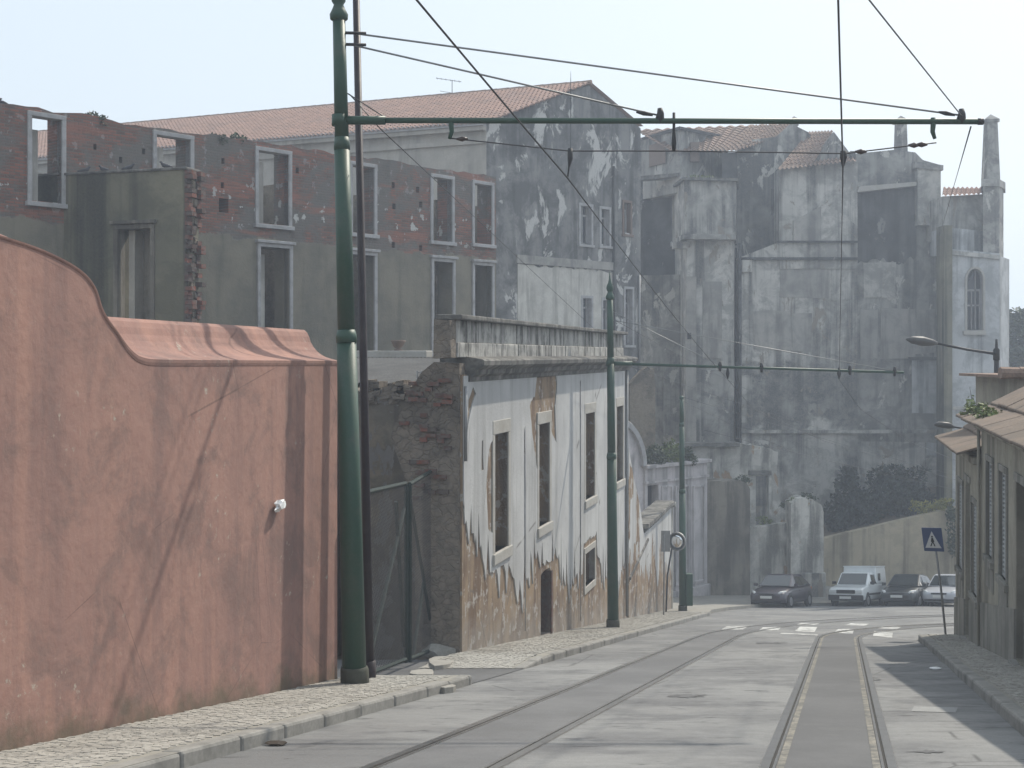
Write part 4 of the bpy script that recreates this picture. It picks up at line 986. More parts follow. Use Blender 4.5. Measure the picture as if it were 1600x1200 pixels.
# inner cross walls seen through the openings
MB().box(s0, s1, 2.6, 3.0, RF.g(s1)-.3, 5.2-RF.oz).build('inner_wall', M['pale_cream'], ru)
for px in (300, 470, 600, 690, 760):
    s_ = RF.s_of(px)+0.6; MB().box(s_-.15, s_+.15, 0.72, 2.58, RF.g(s1)-.3, 5.6-RF.oz).build('cross_wall', M['rubble'], ru)
for i, (x0, x1, lab) in enumerate(((328, 362, 'green weeds on top of the brick ruin left of the middle'), (366, 392, 'small weed tuft on the ruin top just right of the larger weeds'), (140, 175, 'dry weeds on the ruin top above the grey wall'))):
    s_, z_ = RF.P((x0+x1)/2, 206+(i < 2)*10-(i == 2)*22); ox = RF.o[0]+RF.e[0]*s_-RF.e[1]*0.2; oy = RF.o[1]+RF.e[1]*s_+RF.e[0]*0.2; oz = z_+RF.oz
    k = (x1-x0)/F*37
    shrub('wall_weed', lab, 'weed', (ox, oy, oz-.05), [(ox-.2*k, oy, oz+.05, .35*k, .25, .14), (ox+.25*k, oy, oz-.05, .3*k, .25, .2)], 160, 0.06, i+60, 'leaf', 3, 'weeds on the ruins')

# grey stub wall in front of the ruin with toothed brick end
GF = Fr(at(290, 0, 33).x, 33.0, 3.05, -1.0)
xl = GF.s_of(-60)
GF = Fr(GF.o[0]+GF.e[0]*xl, GF.o[1]+GF.e[1]*xl, 3.05, -1.0)
gs = thing('grey_stub_wall', GF, 'streaked grey rendered wall end with toothed brick edge in front of the ruin', 'wall')
Wg = GF.s_of(290); zt = GF.P(290, 265)[1]
wr = GF.rect(178, 350, 242, 540)
top = [(0, GF.P(-60, 282)[1]), (Wg, zt)]
MB().wall([(0, -0.3), (Wg, -0.3), (Wg, zt), (0, top[0][1])], [[(wr[0]+.12, wr[1]), (wr[2]-.1, wr[1]), (wr[2]-.1, wr[3]-.12), (wr[0]+.12, wr[3]-.12)]], 0, 0.62).build('wall_body', M['grey_render'], gs)
slab((0, top[0][1]), (Wg+.06, zt), -0.05, 0.68, 0.07, 'capping', M['cornice'], gs)
frame_parts(gs, wr, 0.13, -0.04, 0.3, M['grey_wall'], sill=False, hood=True)
MB().box(wr[0]+.32, wr[0]+.5, 0.2, 0.62, wr[1], wr[3]-.14).build('inner_jamb', M['cream'], gs)
MB().box(wr[0]+.5, wr[2], 0.58, 0.66, wr[1], wr[3]-.1).build('blocking', M['grey_wall'], gs)
r = random.Random(9); zc_ = zt; i = 0
zlow = GF.P(290, 515)[1]
while zc_ > zlow:
    for (ya, yb) in ((-0.01, 0.2), (0.43, 0.64)):
        out = 0.14 if (i//2) % 2 == 0 else 0.02
        out += r.uniform(-0.02, 0.03)
        if r.random() < 0.93: MB().box(Wg-.02, Wg+out+.05, ya, yb, zc_-0.115, zc_-0.005, 0.008).build('brick', M['brick'], gs)
    if i % 2 == 0: 
        o = MB(); 
        for k in range(2): o.box(Wg-.02, Wg+r.uniform(0.03, 0.1), 0.2+.115*k, 0.31+.115*k, zc_-.2, zc_-.02, 0.02)
        o.build('core_stone', M['rubble'], gs, bevel=0.03)
    zc_ -= 0.12; i += 1
# pigeons
def pigeon(loc, rz, label):
    t = tag(empty('pigeon', loc, rz), label, 'pigeon', 'pigeons on the ruins')
    MB().tube([(-0.2, 0, 0.06), (-0.12, 0, 0.085), (-0.03, 0, 0.1), (0.05, 0, 0.125), (0.085, 0, 0.165), (0.1, 0, 0.195), (0.125, 0, 0.2), (0.155, 0, 0.195)], [0.02, 0.035, 0.06, 0.058, 0.035, 0.03, 0.026, 0.004], 8).build('body', M['pigeon'], t, smooth=True)
    for s in (-1, 1): MB().tube([(0, s*.025, 0), (0, s*.02, 0.06)], 0.008, 5).build('leg', M['terracotta'], t)
def onfr(f, px, py, yin=0.3):
    s_, z_ = f.P(px, py); return (f.o[0]+f.e[0]*s_-f.e[1]*yin, f.o[1]+f.e[1]*s_+f.e[0]*yin, z_+f.oz)
for (x, y, f, a, lab) in ((3, 164, RF, 0.2, 'leftmost pigeon on the ruin top at the left edge'), (13, 165, RF, 2.6, 'second pigeon from the left edge on the ruin top'),
                       (122, 274, GF, 0.4, 'pigeon on the grey wall nearest the left end'), (151, 272.5, GF, 2.9, 'pigeon on the grey wall, second from the left'),
                       (191, 270, GF, 0.1, 'pigeon on the grey wall, third from the left'), (248, 267, GF, 3.4, 'pigeon on the grey wall close to its brick end')):
    p = onfr(f, x, y); pigeon((p[0], p[1], p[2]+(0.07 if f is GF else 0.0)), a, lab)

# ================================================================== TILE ROOFS
def tile_roof(name, e0, e1, r1, r0, par, mat, tw=0.22, th=0.38, inv=None):
    """curved clay tiles on the quad eave e0-e1, ridge r0-r1"""
    e0, e1, r0, r1 = [Vector(v) for v in (e0, e1, r0, r1)]
    n = ((e1-e0).cross(r0-e0)).normalized()
    if n.z < 0: n = -n
    W = (e1-e0).length; H = ((r0-e0).length+(r1-e1).length)/2; nc = max(2, int(W/tw)); nr = max(2, int(H/th))
    sub = 5; b = MB(); cols = nc*sub+1; vs = []; rows = []
    for j in range(nr):
        for q in (0.0, 1.0):
            t = (j+q)/nr; lift = 0.05*(1-q)
            for i in range(cols):
                u = i/(cols-1); p = (e0.lerp(e1, u)).lerp(r0.lerp(r1, u), t); ph = (i % sub)/sub
                vs.append(p+n*(lift+0.055*math.sin(math.pi*2*ph)))
    fs = []
    for j in range(2*nr-1):
        for i in range(cols-1): fs.append((j*cols+i, j*cols+i+1, (j+1)*cols+i+1, (j+1)*cols+i))
    if inv: vs = [inv @ v for v in vs]
    b.add(vs, fs); return b.build(name, mat, par, kind='stuff', fix=False)

# ================================================================== CONVENT, GABLED RANGE
KC = 1.15
A0 = Vector((-0.97, 48.5, 0))*KC; GE = Vector((0.95, 1.0, 0)); SE_ = Vector((-2.3, 1.0, 0))
CF = Fr(A0.x, A0.y, GE.x, GE.y)
cv = thing('gabled_convent_range', CF, 'long stained gabled building with pink clay tile roof behind the brick ruin', 'building')
GL0 = 8.7*KC*GE.length; GL = CF.s_of(1001)
zE = 8.85*KC-CF.oz; zA = 11.15*KC-CF.oz
inv = (Matrix.Translation((CF.o[0], CF.o[1], CF.oz)) @ Matrix.Rotation(CF.rot, 4, 'Z')).inverted()
cw = [CF.rect(904, 318, 926, 383), CF.rect(936, 323, 954, 385), CF.rect(907, 462, 926, 528), CF.rect(939, 465, 956, 530), CF.rect(972, 313, 987, 367), CF.rect(974, 448, 990, 540)]
holes = [[(a+.12, b+.1), (c-.12, b+.1), (c-.12, d-.12), (a+.12, d-.12)] for (a, b, c, d) in cw]
MB().wall([(0, -0.5), (GL, CF.g(GL)-.5), (GL, zA-(GL-GL0/2)/(GL0/2)*(zA-zE)), (GL0/2, zA), (0, zE)], holes, 0, 0.6).build('gable_wall', M['mould'], cv)
for i, r_ in enumerate(cw):
    frame_parts(cv, r_, 0.13, -0.05, 0.25, M['white_frame'] if i != 4 else M['terracotta'])
    a, b, c, d = r_
    pn = MB().box(a+.1, c-.1, 0.3, 0.34, b+.05, d-.1).build('pane', M['glass'], cv)
    zt_ = b+(d-b)*0.72
    for q in (((a+c)/2-.035, (a+c)/2+.035, b+.1, d-.12), (a+.13, c-.13, zt_-.04, zt_+.04), (a+.13, a+.2, b+.1, d-.12), (c-.2, c-.13, b+.1, d-.12)):
        MB().box(q[0], q[1], 0.22, 0.3, q[2], q[3]).build('sash_bar', M['white_frame'], cv)
# string course, cream lower storey, verge and downpipe
sx = CF.s_of(806); sx2 = CF.s_of(957)
zs_ = CF.P(880, 405)[1]
MB().box(sx, sx2, -0.1, 0.0, zs_-.35, zs_+.03).build('string_course', M['conv_panel'], cv)
hl = [[(a, b), (c, b), (c, d), (a, d)] for (a, b, c, d) in cw[2:4]]
z5 = CF.P(880, 416)[1]
MB().wall([(sx+.1, z5-8), (sx2, z5-8), (sx2, z5)]+list(reversed(jag([(sx+.1, z5-.05), (sx2, z5-.1)], 0.09, 0.25, 3))), hl, -0.03, -0.002).build('lower_render', M['pale_cream'], cv)
for px, m_ in ((957, 'conv_dark'), (997, 'galv')):
    s_ = CF.s_of(px); MB().tube([(s_, -0.08, CF.P(px, 260)[1] if px == 957 else CF.P(px, 430)[1]), (s_, -0.08, CF.P(px, 600)[1])], 0.06, 8).build('downpipe', M[m_], cv, smooth=True)
# long side wall with white cornice
SL = 19.0*KC
Cc = A0+SE_*SL
pA = inv @ Vector((A0.x, A0.y, 0)); pC = inv @ Vector((Cc.x, Cc.y, 0))
def sidebox(z0, z1, o, th, name, mat):
    d2 = (pC-pA).normalized(); nrm = Vector((d2.y, -d2.x, 0)); 
    if nrm.x > 0: nrm = -nrm
    p = pA+nrm*o; q = pC+nrm*o; t_ = -nrm*th; p0 = p
    MB().hexa([(p.x, p.y, z0), (q.x, q.y, z0), (p.x+t_.x, p.y+t_.y, z0), (q.x+t_.x, q.y+t_.y, z0), (p.x, p.y, z1), (q.x, q.y, z1), (p.x+t_.x, p.y+t_.y, z1), (q.x+t_.x, q.y+t_.y, z1)]).build(name, mat, cv)
sidebox(-2, zE-.95, 0.0, 0.5, 'side_wall', M['cream'])
sidebox(zE-.95, zE-.75, 0.12, 0.6, 'cornice', M['cream'])
sidebox(zE-.75, zE-.4, 0.06, 0.6, 'frieze', M['cream'])
sidebox(zE-.4, zE-.22, 0.35, 0.9, 'cornice', M['cream'])
sidebox(zE-.22, zE-.03, 0.45, 1.0, 'gutter_course', M['white_frame'])
B1 = A0+GE*8.7*KC; Mid = (A0+B1)/2; B0 = A0+GE.normalized()*GL; out = SE_.normalized()*(-0.15)
og = Vector((SE_.y, -SE_.x, 0)).normalized()
if og.y > 0: og = -og
e0 = Cc+og*0.5+Vector((0, 0, 8.72*KC)); e1 = A0+og*0.5+out+Vector((0, 0, 8.72*KC)); r1 = Mid+out+Vector((0, 0, 11.25*KC)); r0 = Mid+SE_*SL+Vector((0, 0, 11.25*KC))
tile_roof('roof_tiles', e0, e1, r1, r0, cv, M['tile'], inv=inv)
zR = zA-(GL-GL0/2)/(GL0/2)*(zA-zE)+CF.oz+.1; f1 = B0+out+Vector((0, 0, zR)); f0 = Cc+(B0-A0)+Vector((0, 0, zR))
MB().add([inv @ v for v in (f1, f0, r0, r1)], [(0, 1, 2, 3)]).build('rear_slope', M['tile'], cv)
b = MB(); nrt = 90
for i in range(nrt):
    p = r1.lerp(r0, i/nrt); q = r1.lerp(r0, (i+1.15)/nrt); b.tube([inv @ p, inv @ q], [0.13, 0.11], 6)
b.build('ridge_tiles', M['tile_dark'], cv, kind='stuff')
rs = CF.P(888, 232); rt_ = CF.P(888, 112)
MB().tube([(rs[0], -0.15, rs[1]), (rs[0], -0.15, rt_[1]-.5), (rs[0], -0.15, rt_[1])], [0.02, 0.018, 0.006], 6).build('lightning_rod', M['iron'], cv)
for k in (0.9, 1.3): MB().tube([(rs[0], -0.15, rt_[1]-k), (rs[0], -0.15, rt_[1]-k+.05), (rs[0], -0.15, rt_[1]-k+.1)], [0.02, 0.06, 0.02], 6).build('rod_knob', M['iron'], cv)
# TV aerial on the ridge
ap = r1.lerp(r0, 0.134)
an = tag(empty('television_aerial', (ap.x, ap.y, ap.z)), 'thin television aerial on the tiled ridge', 'aerial')
MB().tube([(0, 0, -0.15), (0, 0, 0.75)], 0.018, 5).build('mast', M['iron'], an)
MB().tube([(-0.8, 0, 0.84), (0.45, 0, 0.66)], 0.014, 5).build('boom', M['iron'], an)
for k in range(6): MB().tube([(-0.75+.22*k, -0.25, 0.83-.032*k), (-0.75+.22*k, 0.25, 0.83-.032*k)], 0.009, 4).build('element', M['iron'], an)
MB().tube([(-0.6, 0, 0.2), (0.3, 0, 0.05)], 0.012, 5).build('boom', M['iron'], an)
fl = at(0, 0, 1)
sp_ = onfr(RF, 458, 216, 1.2)

# ================================================================== CONVENT, BLANK END WALLS
base = at(1240, 800, 76)
DF = Fr(base.x, 76.0, 1.0, 0.0, oz=G(76.0)); 
cb = thing('convent_end_block', DF, 'tall cluster of soot stained blank convent walls above the shrubs', 'building')
oV = Vector((DF.o[0], DF.o[1], DF.oz))
def loc(v): return Vector(v)-oV
def face(pxy, d, depth, name, mat, holes=(), par=None):
    """wall facing the street: outline traced at distance d, real thickness behind it"""
    d *= KC; b = MB(); pts = [loc(at(x, y, d)) for x, y in pxy]; hs = [[loc(at(x, y, d)) for x, y in h] for h in holes]
    y0 = pts[0].y
    b.wall([(p.x, p.z) for p in pts], [[(p.x, p.z) for p in h] for h in hs], y0, y0+depth)
    return b.build(name, mat, par or cb)
def foot(pd, ytop, ybot, dref, name, mat, par=None, zt=None, zb=None):
    """block standing on a ground plan of (column, distance) pairs"""
    dref *= KC; z1 = at(0, ytop, dref).z-oV.z if zt is None else zt; z0 = at(0, ybot, dref).z-oV.z if zb is None else zb
    pts = [loc(at(x, HZ, d*KC)) for x, d in pd]; pts = [Vector((p.x, p.y, z0)) for p in pts]
    return MB().prism(pts, (0, 0, z1-z0)).build(name, mat, par or cb)
GB = 0.0-0.3
# penthouse
foot([(985, 67), (1063, 63), (1128, 65.5), (1135, 71), (985, 71)], 203, 300, 63, 'penthouse', M['conv_a'])
foot([(981, 67.2), (1062, 62.7), (1132, 65.3), (1138, 71.5), (981, 71.5)], 199, 203, 63, 'penthouse_roof_slab', M['conv_dark'])
face([(1079, 222), (1093, 222), (1093, 252), (1079, 252)], 63.35, 0.5, 'blocked_window', M['terracotta'])
foot([(1014, 65.3), (1040, 63.95), (1040, 64.4), (1014, 65.8)], 224, 258, 64.7, 'blocked_window', M['terracotta'])
# recessed wall, coloured dark for the deep shade of the recess
foot([(975, 66.5), (1085, 64.5), (1085, 70), (975, 70)], 272, 0, 65, 'recessed_wall', M['conv_dark'], zb=GB)
foot([(978, 64.6), (1072, 63.2), (1072, 66), (978, 66)], 430, 0, 64, 'lower_recess_wall', M['conv_a'], zb=GB)
foot([(1000, 64.2), (1062, 63.0), (1062, 64), (1000, 64.9)], 272, 278, 63.5, 'moss_ledge', M['cornice'])
# projecting bay with ledge
foot([(1070, 61), (1150, 61.4), (1152, 66), (1046, 66)], 282, 366, 61, 'upper_bay', M['conv_b'])
foot([(1066, 60.7), (1153, 61.1), (1156, 66), (1040, 66)], 278, 282, 61, 'bay_coping', M['cornice'])
foot([(1068, 60.7), (1150, 61.1), (1152, 66), (1044, 66)], 366, 374, 61, 'bay_ledge', M['conv_b'])
foot([(1073, 61.4), (1147, 61.8), (1150, 66), (1050, 66)], 374, 0, 61, 'lower_bay', M['conv_b'], zb=GB)
face([(1072, 432), (1088, 432), (1088, 700), (1072, 700)], 61.2, 0.3, 'pilaster', M['conv_panel'])
face([(1098, 440), (1128, 440), (1128, 560), (1098, 560)], 61.5, 0.3, 'raised_panel', M['conv_panel'])
face([(1096, 578), (1138, 578), (1138, 690), (1096, 690)], 61.5, 0.3, 'raised_panel', M['conv_a'])
face([(1038, 570), (1062, 570), (1062, 680), (1038, 680)], 62.9, 0.4, 'raised_panel', M['conv_a'])
face([(1052, 378), (1073, 378), (1073, 388), (1052, 388)], 61.3, 0.6, 'corbel', M['conv_b'])
face([(1074, 520), (1080, 520), (1080, 530), (1074, 530)], 61.15, 0.3, 'vent_hole', M['dark_void'])
# tall gable end wall with tile roof behind
face([(1150, 900), (1280, 900), (1280, 226), (1262, 206), (1236, 193), (1212, 214), (1176, 218), (1150, 237)], 64, 0.8, 'gable_end_wall', M['conv_a'])
def rt4(name, q, mat):
    p = [loc(at(v[0], v[1], v[2]*KC)) for v in q]; return tile_roof(name, p[0], p[1], p[2], p[3], cb, mat, tw=0.24, th=0.4)
rt4('roof_tiles', ((1050, 237, 63), (1151, 236, 63), (1236, 193, 66), (990, 203, 66.5)), M['tile_dark'])
rt4('roof_tiles', ((1149, 237, 63), (1213, 216, 64.4), (1237, 193, 65.9), (1170, 196, 65.9)), M['tile_dark'])
foot([(1128, 63.6), (1152, 63.6), (1152, 66), (1128, 66)], 238, 0, 63.5, 'return_wall', M['conv_dark'], zb=GB)
face([(1205, 295), (1235, 295), (1235, 335), (1205, 335)], 63.9, 0.3, 'blocked_window', M['conv_dark'])
# lower roofed block
ED = 62.0
face([(1157, 900), (1340, 900), (1340, 250), (1278, 258), (1218, 264), (1218, 378), (1157, 402)], ED, 1.5, 'end_wall', M['conv_low'])
rt4('roof_tiles', ((1216, 264, 61.7), (1270, 257, 61.7), (1303, 204, 62.6), (1264, 206, 65)), M['tile_dark'])
face([(1258, 262), (1303, 206), (1336, 250)], 62.2, 2.5, 'small_gable', M['conv_a'])
rt4('roof_tiles', ((1214, 266, 61.5), (1338, 252, 61.5), (1336, 243, 62.3), (1226, 256, 62.3)), M['tile_dark'])
face([(1329, 236), (1337, 236), (1337, 250), (1329, 250)], 61.9, 0.5, 'finial_block', M['conv_dark'])
# ghost of a demolished house: raised outline, courses and infilled openings
face([(1218, 420), (1218, 380), (1262, 340), (1283, 316), (1310, 330), (1338, 352), (1338, 420)], ED-.07, 0.2, 'gable_scar', M['conv_b'])
face([(1240, 345), (1283, 322), (1283, 376), (1240, 376)], ED-.12, 0.2, 'raised_panel', M['conv_panel'])
for (x0, y0, x1, y1, m_) in ((1216, 376, 1340, 379, 'conv_dark'), (1157, 402, 1340, 406, 'conv_dark'), (1157, 672, 1470, 677, 'conv_b'), (1160, 404, 1175, 425, 'conv_b')):
    face([(x0, y1), (x1, y1), (x1, y0), (x0, y0)], ED-.2, 0.3, 'string_course', M[m_])
for (x0, y0, x1, y1, m_) in ((1220, 410, 1296, 465, 'conv_panel'), (1300, 408, 1334, 470, 'conv_b'), (1177, 486, 1236, 548, 'conv_panel'), (1238, 490, 1268, 548, 'conv_panel'),
                         (1273, 484, 1290, 548, 'conv_b'), (1163, 418, 1174, 470, 'conv_b'), (1159, 585, 1176, 660, 'conv_b'), (1205, 690, 1218, 790, 'conv_b'),
                         (1225, 695, 1240, 790, 'conv_b'), (1180, 688, 1200, 790, 'conv_a')):
    r = random.Random(int(x0+y0)); j = lambda: r.uniform(-2, 2)
    face([(x0+j(), y1+j()), (x1+j(), y1+j()), (x1+j(), y0+j()), ((x0+x1)/2+3*j(), y0+j()), (x0+j(), y0+j())], ED-.025, 0.1, 'blocked_opening', M[m_])
# dark wall with stepped top
FD = 62.3
face([(1338, 900), (1478, 900), (1478, 352), (1470, 350), (1470, 258), (1442, 250), (1430, 238), (1396, 234), (1338, 240)], FD, 2.0, 'stepped_wall', M['conv_a'])
face(jpx([(1340, 412), (1380, 405), (1405, 414), (1432, 400)], 4, 31)+[(1432, 292), (1340, 298)], FD-.01, 0.1, 'sooty_render', M['conv_dark'])
face([(1340, 300), (1432, 290), (1432, 284), (1343, 291)], FD-.45, 0.6, 'yellow_ledge', M['stone_frame'])
face([(1434, 352), (1470, 352), (1470, 258), (1452, 254), (1434, 258)], FD-.5, 0.7, 'buttress', M['conv_b'])
face([(1430, 262), (1474, 266), (1474, 258), (1430, 252)], FD-.6, 0.9, 'buttress_cap', M['conv_a'])
face([(1462, 358), (1482, 358), (1482, 350), (1462, 350)], FD-.6, 0.6, 'corbel', M['conv_b'])
for (x0, y0, x1, y1, m_) in ((1344, 484, 1371, 560, 'conv_panel'), (1376, 482, 1430, 560, 'conv_panel'), (1432, 484, 1461, 552, 'conv_panel'), (1424, 562, 1464, 645, 'tower'), (1350, 410, 1400, 465, 'conv_b'),
                         (1345, 690, 1420, 790, 'conv_b'), (1428, 692, 1446, 760, 'conv_b'), (1448, 692, 1468, 712, 'tower'), (1448, 716, 1468, 760, 'conv_b')):
    r = random.Random(int(x0+y0)); j = lambda: r.uniform(-1.5, 1.5)
    face([(x0+j(), y1+j()), (x1+j(), y1+j()), (x1+j(), y0+j()), (x0+j(), y0+j())], FD-.03, 0.1, 'blocked_opening', M[m_])
face([(1420, 563), (1468, 563), (1468, 558), (1420, 558)], FD-.14, 0.2, 'hood_mould', M['conv_dark'])
# squat chimney
def stack(px, y0, y1, d, w0, w1, cap, name, par, mat):
    d *= KC; c = loc(at(px, y0, d)); t = loc(at(px, y1, d)); a = w0/F*d/2; e = w1/F*d/2; yy = c.y+a
    o = MB().add([(c.x+sx*a, yy+sy*a, c.z) for sy in (-1, 1) for sx in (-1, 1)]+[(t.x+sx*e, yy+sy*e, t.z) for sy in (-1, 1) for sx in (-1, 1)], [(0, 2, 3, 1), (4, 5, 7, 6), (0, 1, 5, 4), (2, 6, 7, 3), (0, 4, 6, 2), (1, 3, 7, 5)]).build(name, mat, par)
    q = cap*e; h = 0.12*cap
    MB().box(t.x-q, t.x+q, yy-q, yy+q, t.z, t.z+.14).build('chimney_band', mat, par)
    MB().add([(t.x-q*1.05, yy-q*1.05, t.z+.14), (t.x+q*1.05, yy-q*1.05, t.z+.14), (t.x+q*1.05, yy+q*1.05, t.z+.14), (t.x-q*1.05, yy+q*1.05, t.z+.14), (t.x, yy, t.z+.14+q*0.9)], [(0, 1, 2, 3), (0, 1, 4), (1, 2, 4), (2, 3, 4), (3, 0, 4)]).build('chimney_cap', mat, par)
stack(1410, 240, 192, 62.5, 17, 15, 1.35, 'squat_chimney', cb, M['conv_a'])
stack(1242, 196, 190, 64.2, 12, 12, 1.1, 'vent_stack', cb, M['conv_a'])
for (px, y0, y1, m_) in ((1156, 380, 700, 'conv_dark'), (1474, 352, 700, 'conv_dark')):
    a = loc(at(px, y0, 61.7*KC)); c = loc(at(px, y1, 61.7*KC)); MB().tube([a, c], 0.1, 8).build('downpipe', M[m_], cb, smooth=True)
# weeds on the bay ledge
for i, (px, py, d, lab) in enumerate(((1095, 276, 61.5*KC, 'left clump of weeds on the projecting bay of the convent'), (1130, 281, 61.6*KC, 'right clump of weeds on the projecting bay of the convent'))):
    p = at(px, py, d); shrub('wall_weed', lab, 'weed', (p.x, p.y+.3, p.z-.1), [(p.x-.2, p.y+.3, p.z+.02, .55, .3, .14), (p.x+.4, p.y+.3, p.z, .4, .3, .12)], 140, 0.07, 80+i, 'leaf_bright', 3, 'weeds on the convent bay')

# tower block on the right
tb = thing('tower_block', Fr(at(1525, 0, 67).x, 67.0, 1, 0, oz=G(67.0)), 'pale tower block with arched window and tall tapering chimney at far right', 'building')
oV = Vector((at(1525, 0, 67).x, 67.0, G(67.0)))
TD = 58.5
def arch(px0, px1, ytop, ybot, k=9):
    c = (px0+px1)/2; rr = (px1-px0)/2; ry_ = rr*1.35
    return [(px0, ybot), (px1, ybot)]+[(c+rr*math.cos(i*math.pi/k), ytop+ry_-ry_*math.sin(i*math.pi/k)) for i in range(k+1)]
face([(1487, 960), (1562, 960), (1562, 396), (1487, 389)], TD, 0.6, 'front_wall', M['tower'], [arch(1511, 1537, 419, 516)], tb)
foot([(1562, 58.5), (1577, 60.5), (1577, 66), (1487, 66), (1487, 59.2), (1562, 59.2)], 400, 0, 58.5, 'tower_body', M['tower'], tb, zb=-0.3)
face([(1475, 960), (1488, 960), (1488, 352), (1475, 352)], TD-.25, 1.2, 'corner_buttress', M['grey_render'], (), tb)
face([(1478, 396), (1562, 403), (1562, 364), (1478, 355)], TD+.6, 2.5, 'attic_wall', M['tower'], (), tb)
face([(1487, 398), (1563, 405), (1563, 399), (1487, 391)], TD-.12, 0.5, 'string_course', M['conv_b'], (), tb)
face([(1472, 372), (1540, 372), (1540, 303), (1472, 307)], TD+1.5, 3, 'upper_wall', M['conv_b'], (), tb)
rq = [loc(at(v[0], v[1], v[2]*KC)) for v in ((1472, 307, TD+1.2), (1538, 304, TD+1.2), (1538, 293, TD+2.8), (1474, 293, TD+2.8))]
tile_roof('roof_tiles', rq[0], rq[1], rq[2], rq[3], tb, M['tile'], tw=0.24, th=0.4)
foot([(1536, 58.7), (1561, 58.9), (1568, 59.8), (1568, 61), (1536, 61)], 291, 405, 58.7, 'chimney_pedestal', M['conv_a'], tb)
foot([(1533, 58.55), (1562, 58.75), (1571, 59.8), (1571, 61.2), (1533, 61.2)], 280, 291, 58.7, 'pedestal_cap', M['conv_a'], tb)
stack(1552, 282, 190, 58.9, 22, 16, 1.3, 'tall_chimney', tb, M['conv_a'])
ac = arch(1508.5, 1539.5, 416, 517); ai = arch(1511, 1537, 419, 516)
face(ac, TD-.06, 0.25, 'window_surround', M['stone_frame'], [arch(1511.5, 1536.5, 419.5, 515.9)], tb)
face([(1512, 515), (1536, 515), (1536, 440), (1524, 420), (1512, 440)], TD+.5, 0.04, 'pane', M['glass'], (), tb)
for (x0, y0, x1, y1) in ((1523, 422, 1525, 515), (1512, 452, 1537, 455), (1512, 476, 1537, 478.5), (1517, 455, 1518.5, 515), (1530, 455, 1531.5, 515)):
    face([(x0, y1), (x1, y1), (x1, y0), (x0, y0)], TD+.42, 0.08, 'glazing_bar', M['white_frame'], (), tb)
face([(1506, 523), (1541, 523), (1541, 517), (1506, 517)], TD-.15, 0.3, 'sill', M['stone_frame'], (), tb)
face([(1487, 640), (1565, 640), (1565, 635), (1487, 635)], TD-.1, 0.3, 'string_course', M['conv_b'], (), tb)

# ================================================================== GATEWAY AND GARDEN WALLS
PF = Fr(at(1105, 0, 62).x, 62.0, 0.95, 1.0)
sp0 = PF.s_of(900)
PF = Fr(PF.o[0]+PF.e[0]*sp0, PF.o[1]+PF.e[1]*sp0, 0.95, 1.0)
gw = thing('garden_gateway', PF, 'pinkish white gateway with round arch and panelled pilasters', 'gateway')
SG = PF.s_of(1105); sa = PF.s_of(1008); zt = PF.P(1105, 722)[1]
wn_ = PF.rect(1012, 758, 1029, 792)
bot = [(0, -0.2), (sa, PF.g(sa)-.2), (SG, PF.g(SG)-.2)]
MB().wall([(sa, PF.g(sa)-.2), (SG, PF.g(SG)-.2), (SG, zt), (sa, zt)], [rectpoly(wn_)], 0, 0.7).build('panelled_wall', M['gate_stone'], gw)
MB().box(sa-.08, SG+.1, -0.22, 0.8, zt, zt+.16).build('cornice', M['gate_stone'], gw, bevel=0.02)
MB().box(sa-.03, SG+.04, -0.1, 0.72, zt-.7, zt-.6).build('architrave', M['gate_stone'], gw)
MB().box(wn_[0]-.05, wn_[2]+.05, 0.4, 0.5, wn_[1]-.05, wn_[3]+.05).build('window_void', M['dark_void'], gw)
for (x0, x1) in ((1033, 1050), (1054, 1076), (1082, 1100)):
    a, b_, c, d = PF.rect(x0, 758, x1, 880)
    zl = PF.g(c)+0.9
    for q in ((a, a+.1, zl, d), (c-.1, c, zl, d), (a+.1, c-.1, d-.1, d), (a+.1, c-.1, zl, zl+.1)):
        MB().box(q[0], q[1], -0.07, 0.0, q[2], q[3]).build('panel_moulding', M['gate_stone'], gw, bevel=0.01)
MB().box(sa-.05, SG+.06, -0.16, 0.0, PF.g(SG)-.4, PF.g(SG)+.75).build('plinth', M['gate_stone'], gw, bevel=0.02)
R_ = 2.3; cx_ = sa-R_; zc_ = PF.P(1008, 728)[1]
arcp = [(cx_+R_*math.cos(i*math.pi/16), zc_+R_*1.0*math.sin(i*math.pi/16)) for i in range(17)]
hole = [(cx_+(R_-.9)*math.cos(i*math.pi/16), zc_-.3+(R_-.9)*math.sin(i*math.pi/16)) for i in range(17)]
MB().wall([(cx_-R_, -0.3), (cx_-R_+.9, -0.3)]+list(reversed(hole))+[(sa-.9, -0.3), (sa-0.004, -0.3)]+arcp, (), 0.1, 0.8).build('arch_wall', M['gate_stone'], gw)
b = MB(); mats = []
for i in range(17):
    a = i*math.pi/16; mats.append(Matrix(((-math.sin(a), 0, math.cos(a), cx_+R_*math.cos(a)), (0, 1, 0, 0), (math.cos(a), 0, math.sin(a), zc_+R_*math.sin(a)), (0, 0, 0, 1))))
b.sweep(mats, [(-0.08, -0.22), (-0.12, 0.0), (0.0, 0.08), (0.85, 0.08), (0.85, -0.22)]); b.build('archivolt', M['white_frame'], gw)
p = PF.P(1040, 735)
def W3(f, s_, yin, z_): return (f.o[0]+f.e[0]*s_-f.e[1]*yin, f.o[1]+f.e[1]*s_+f.e[0]*yin, z_+f.oz)
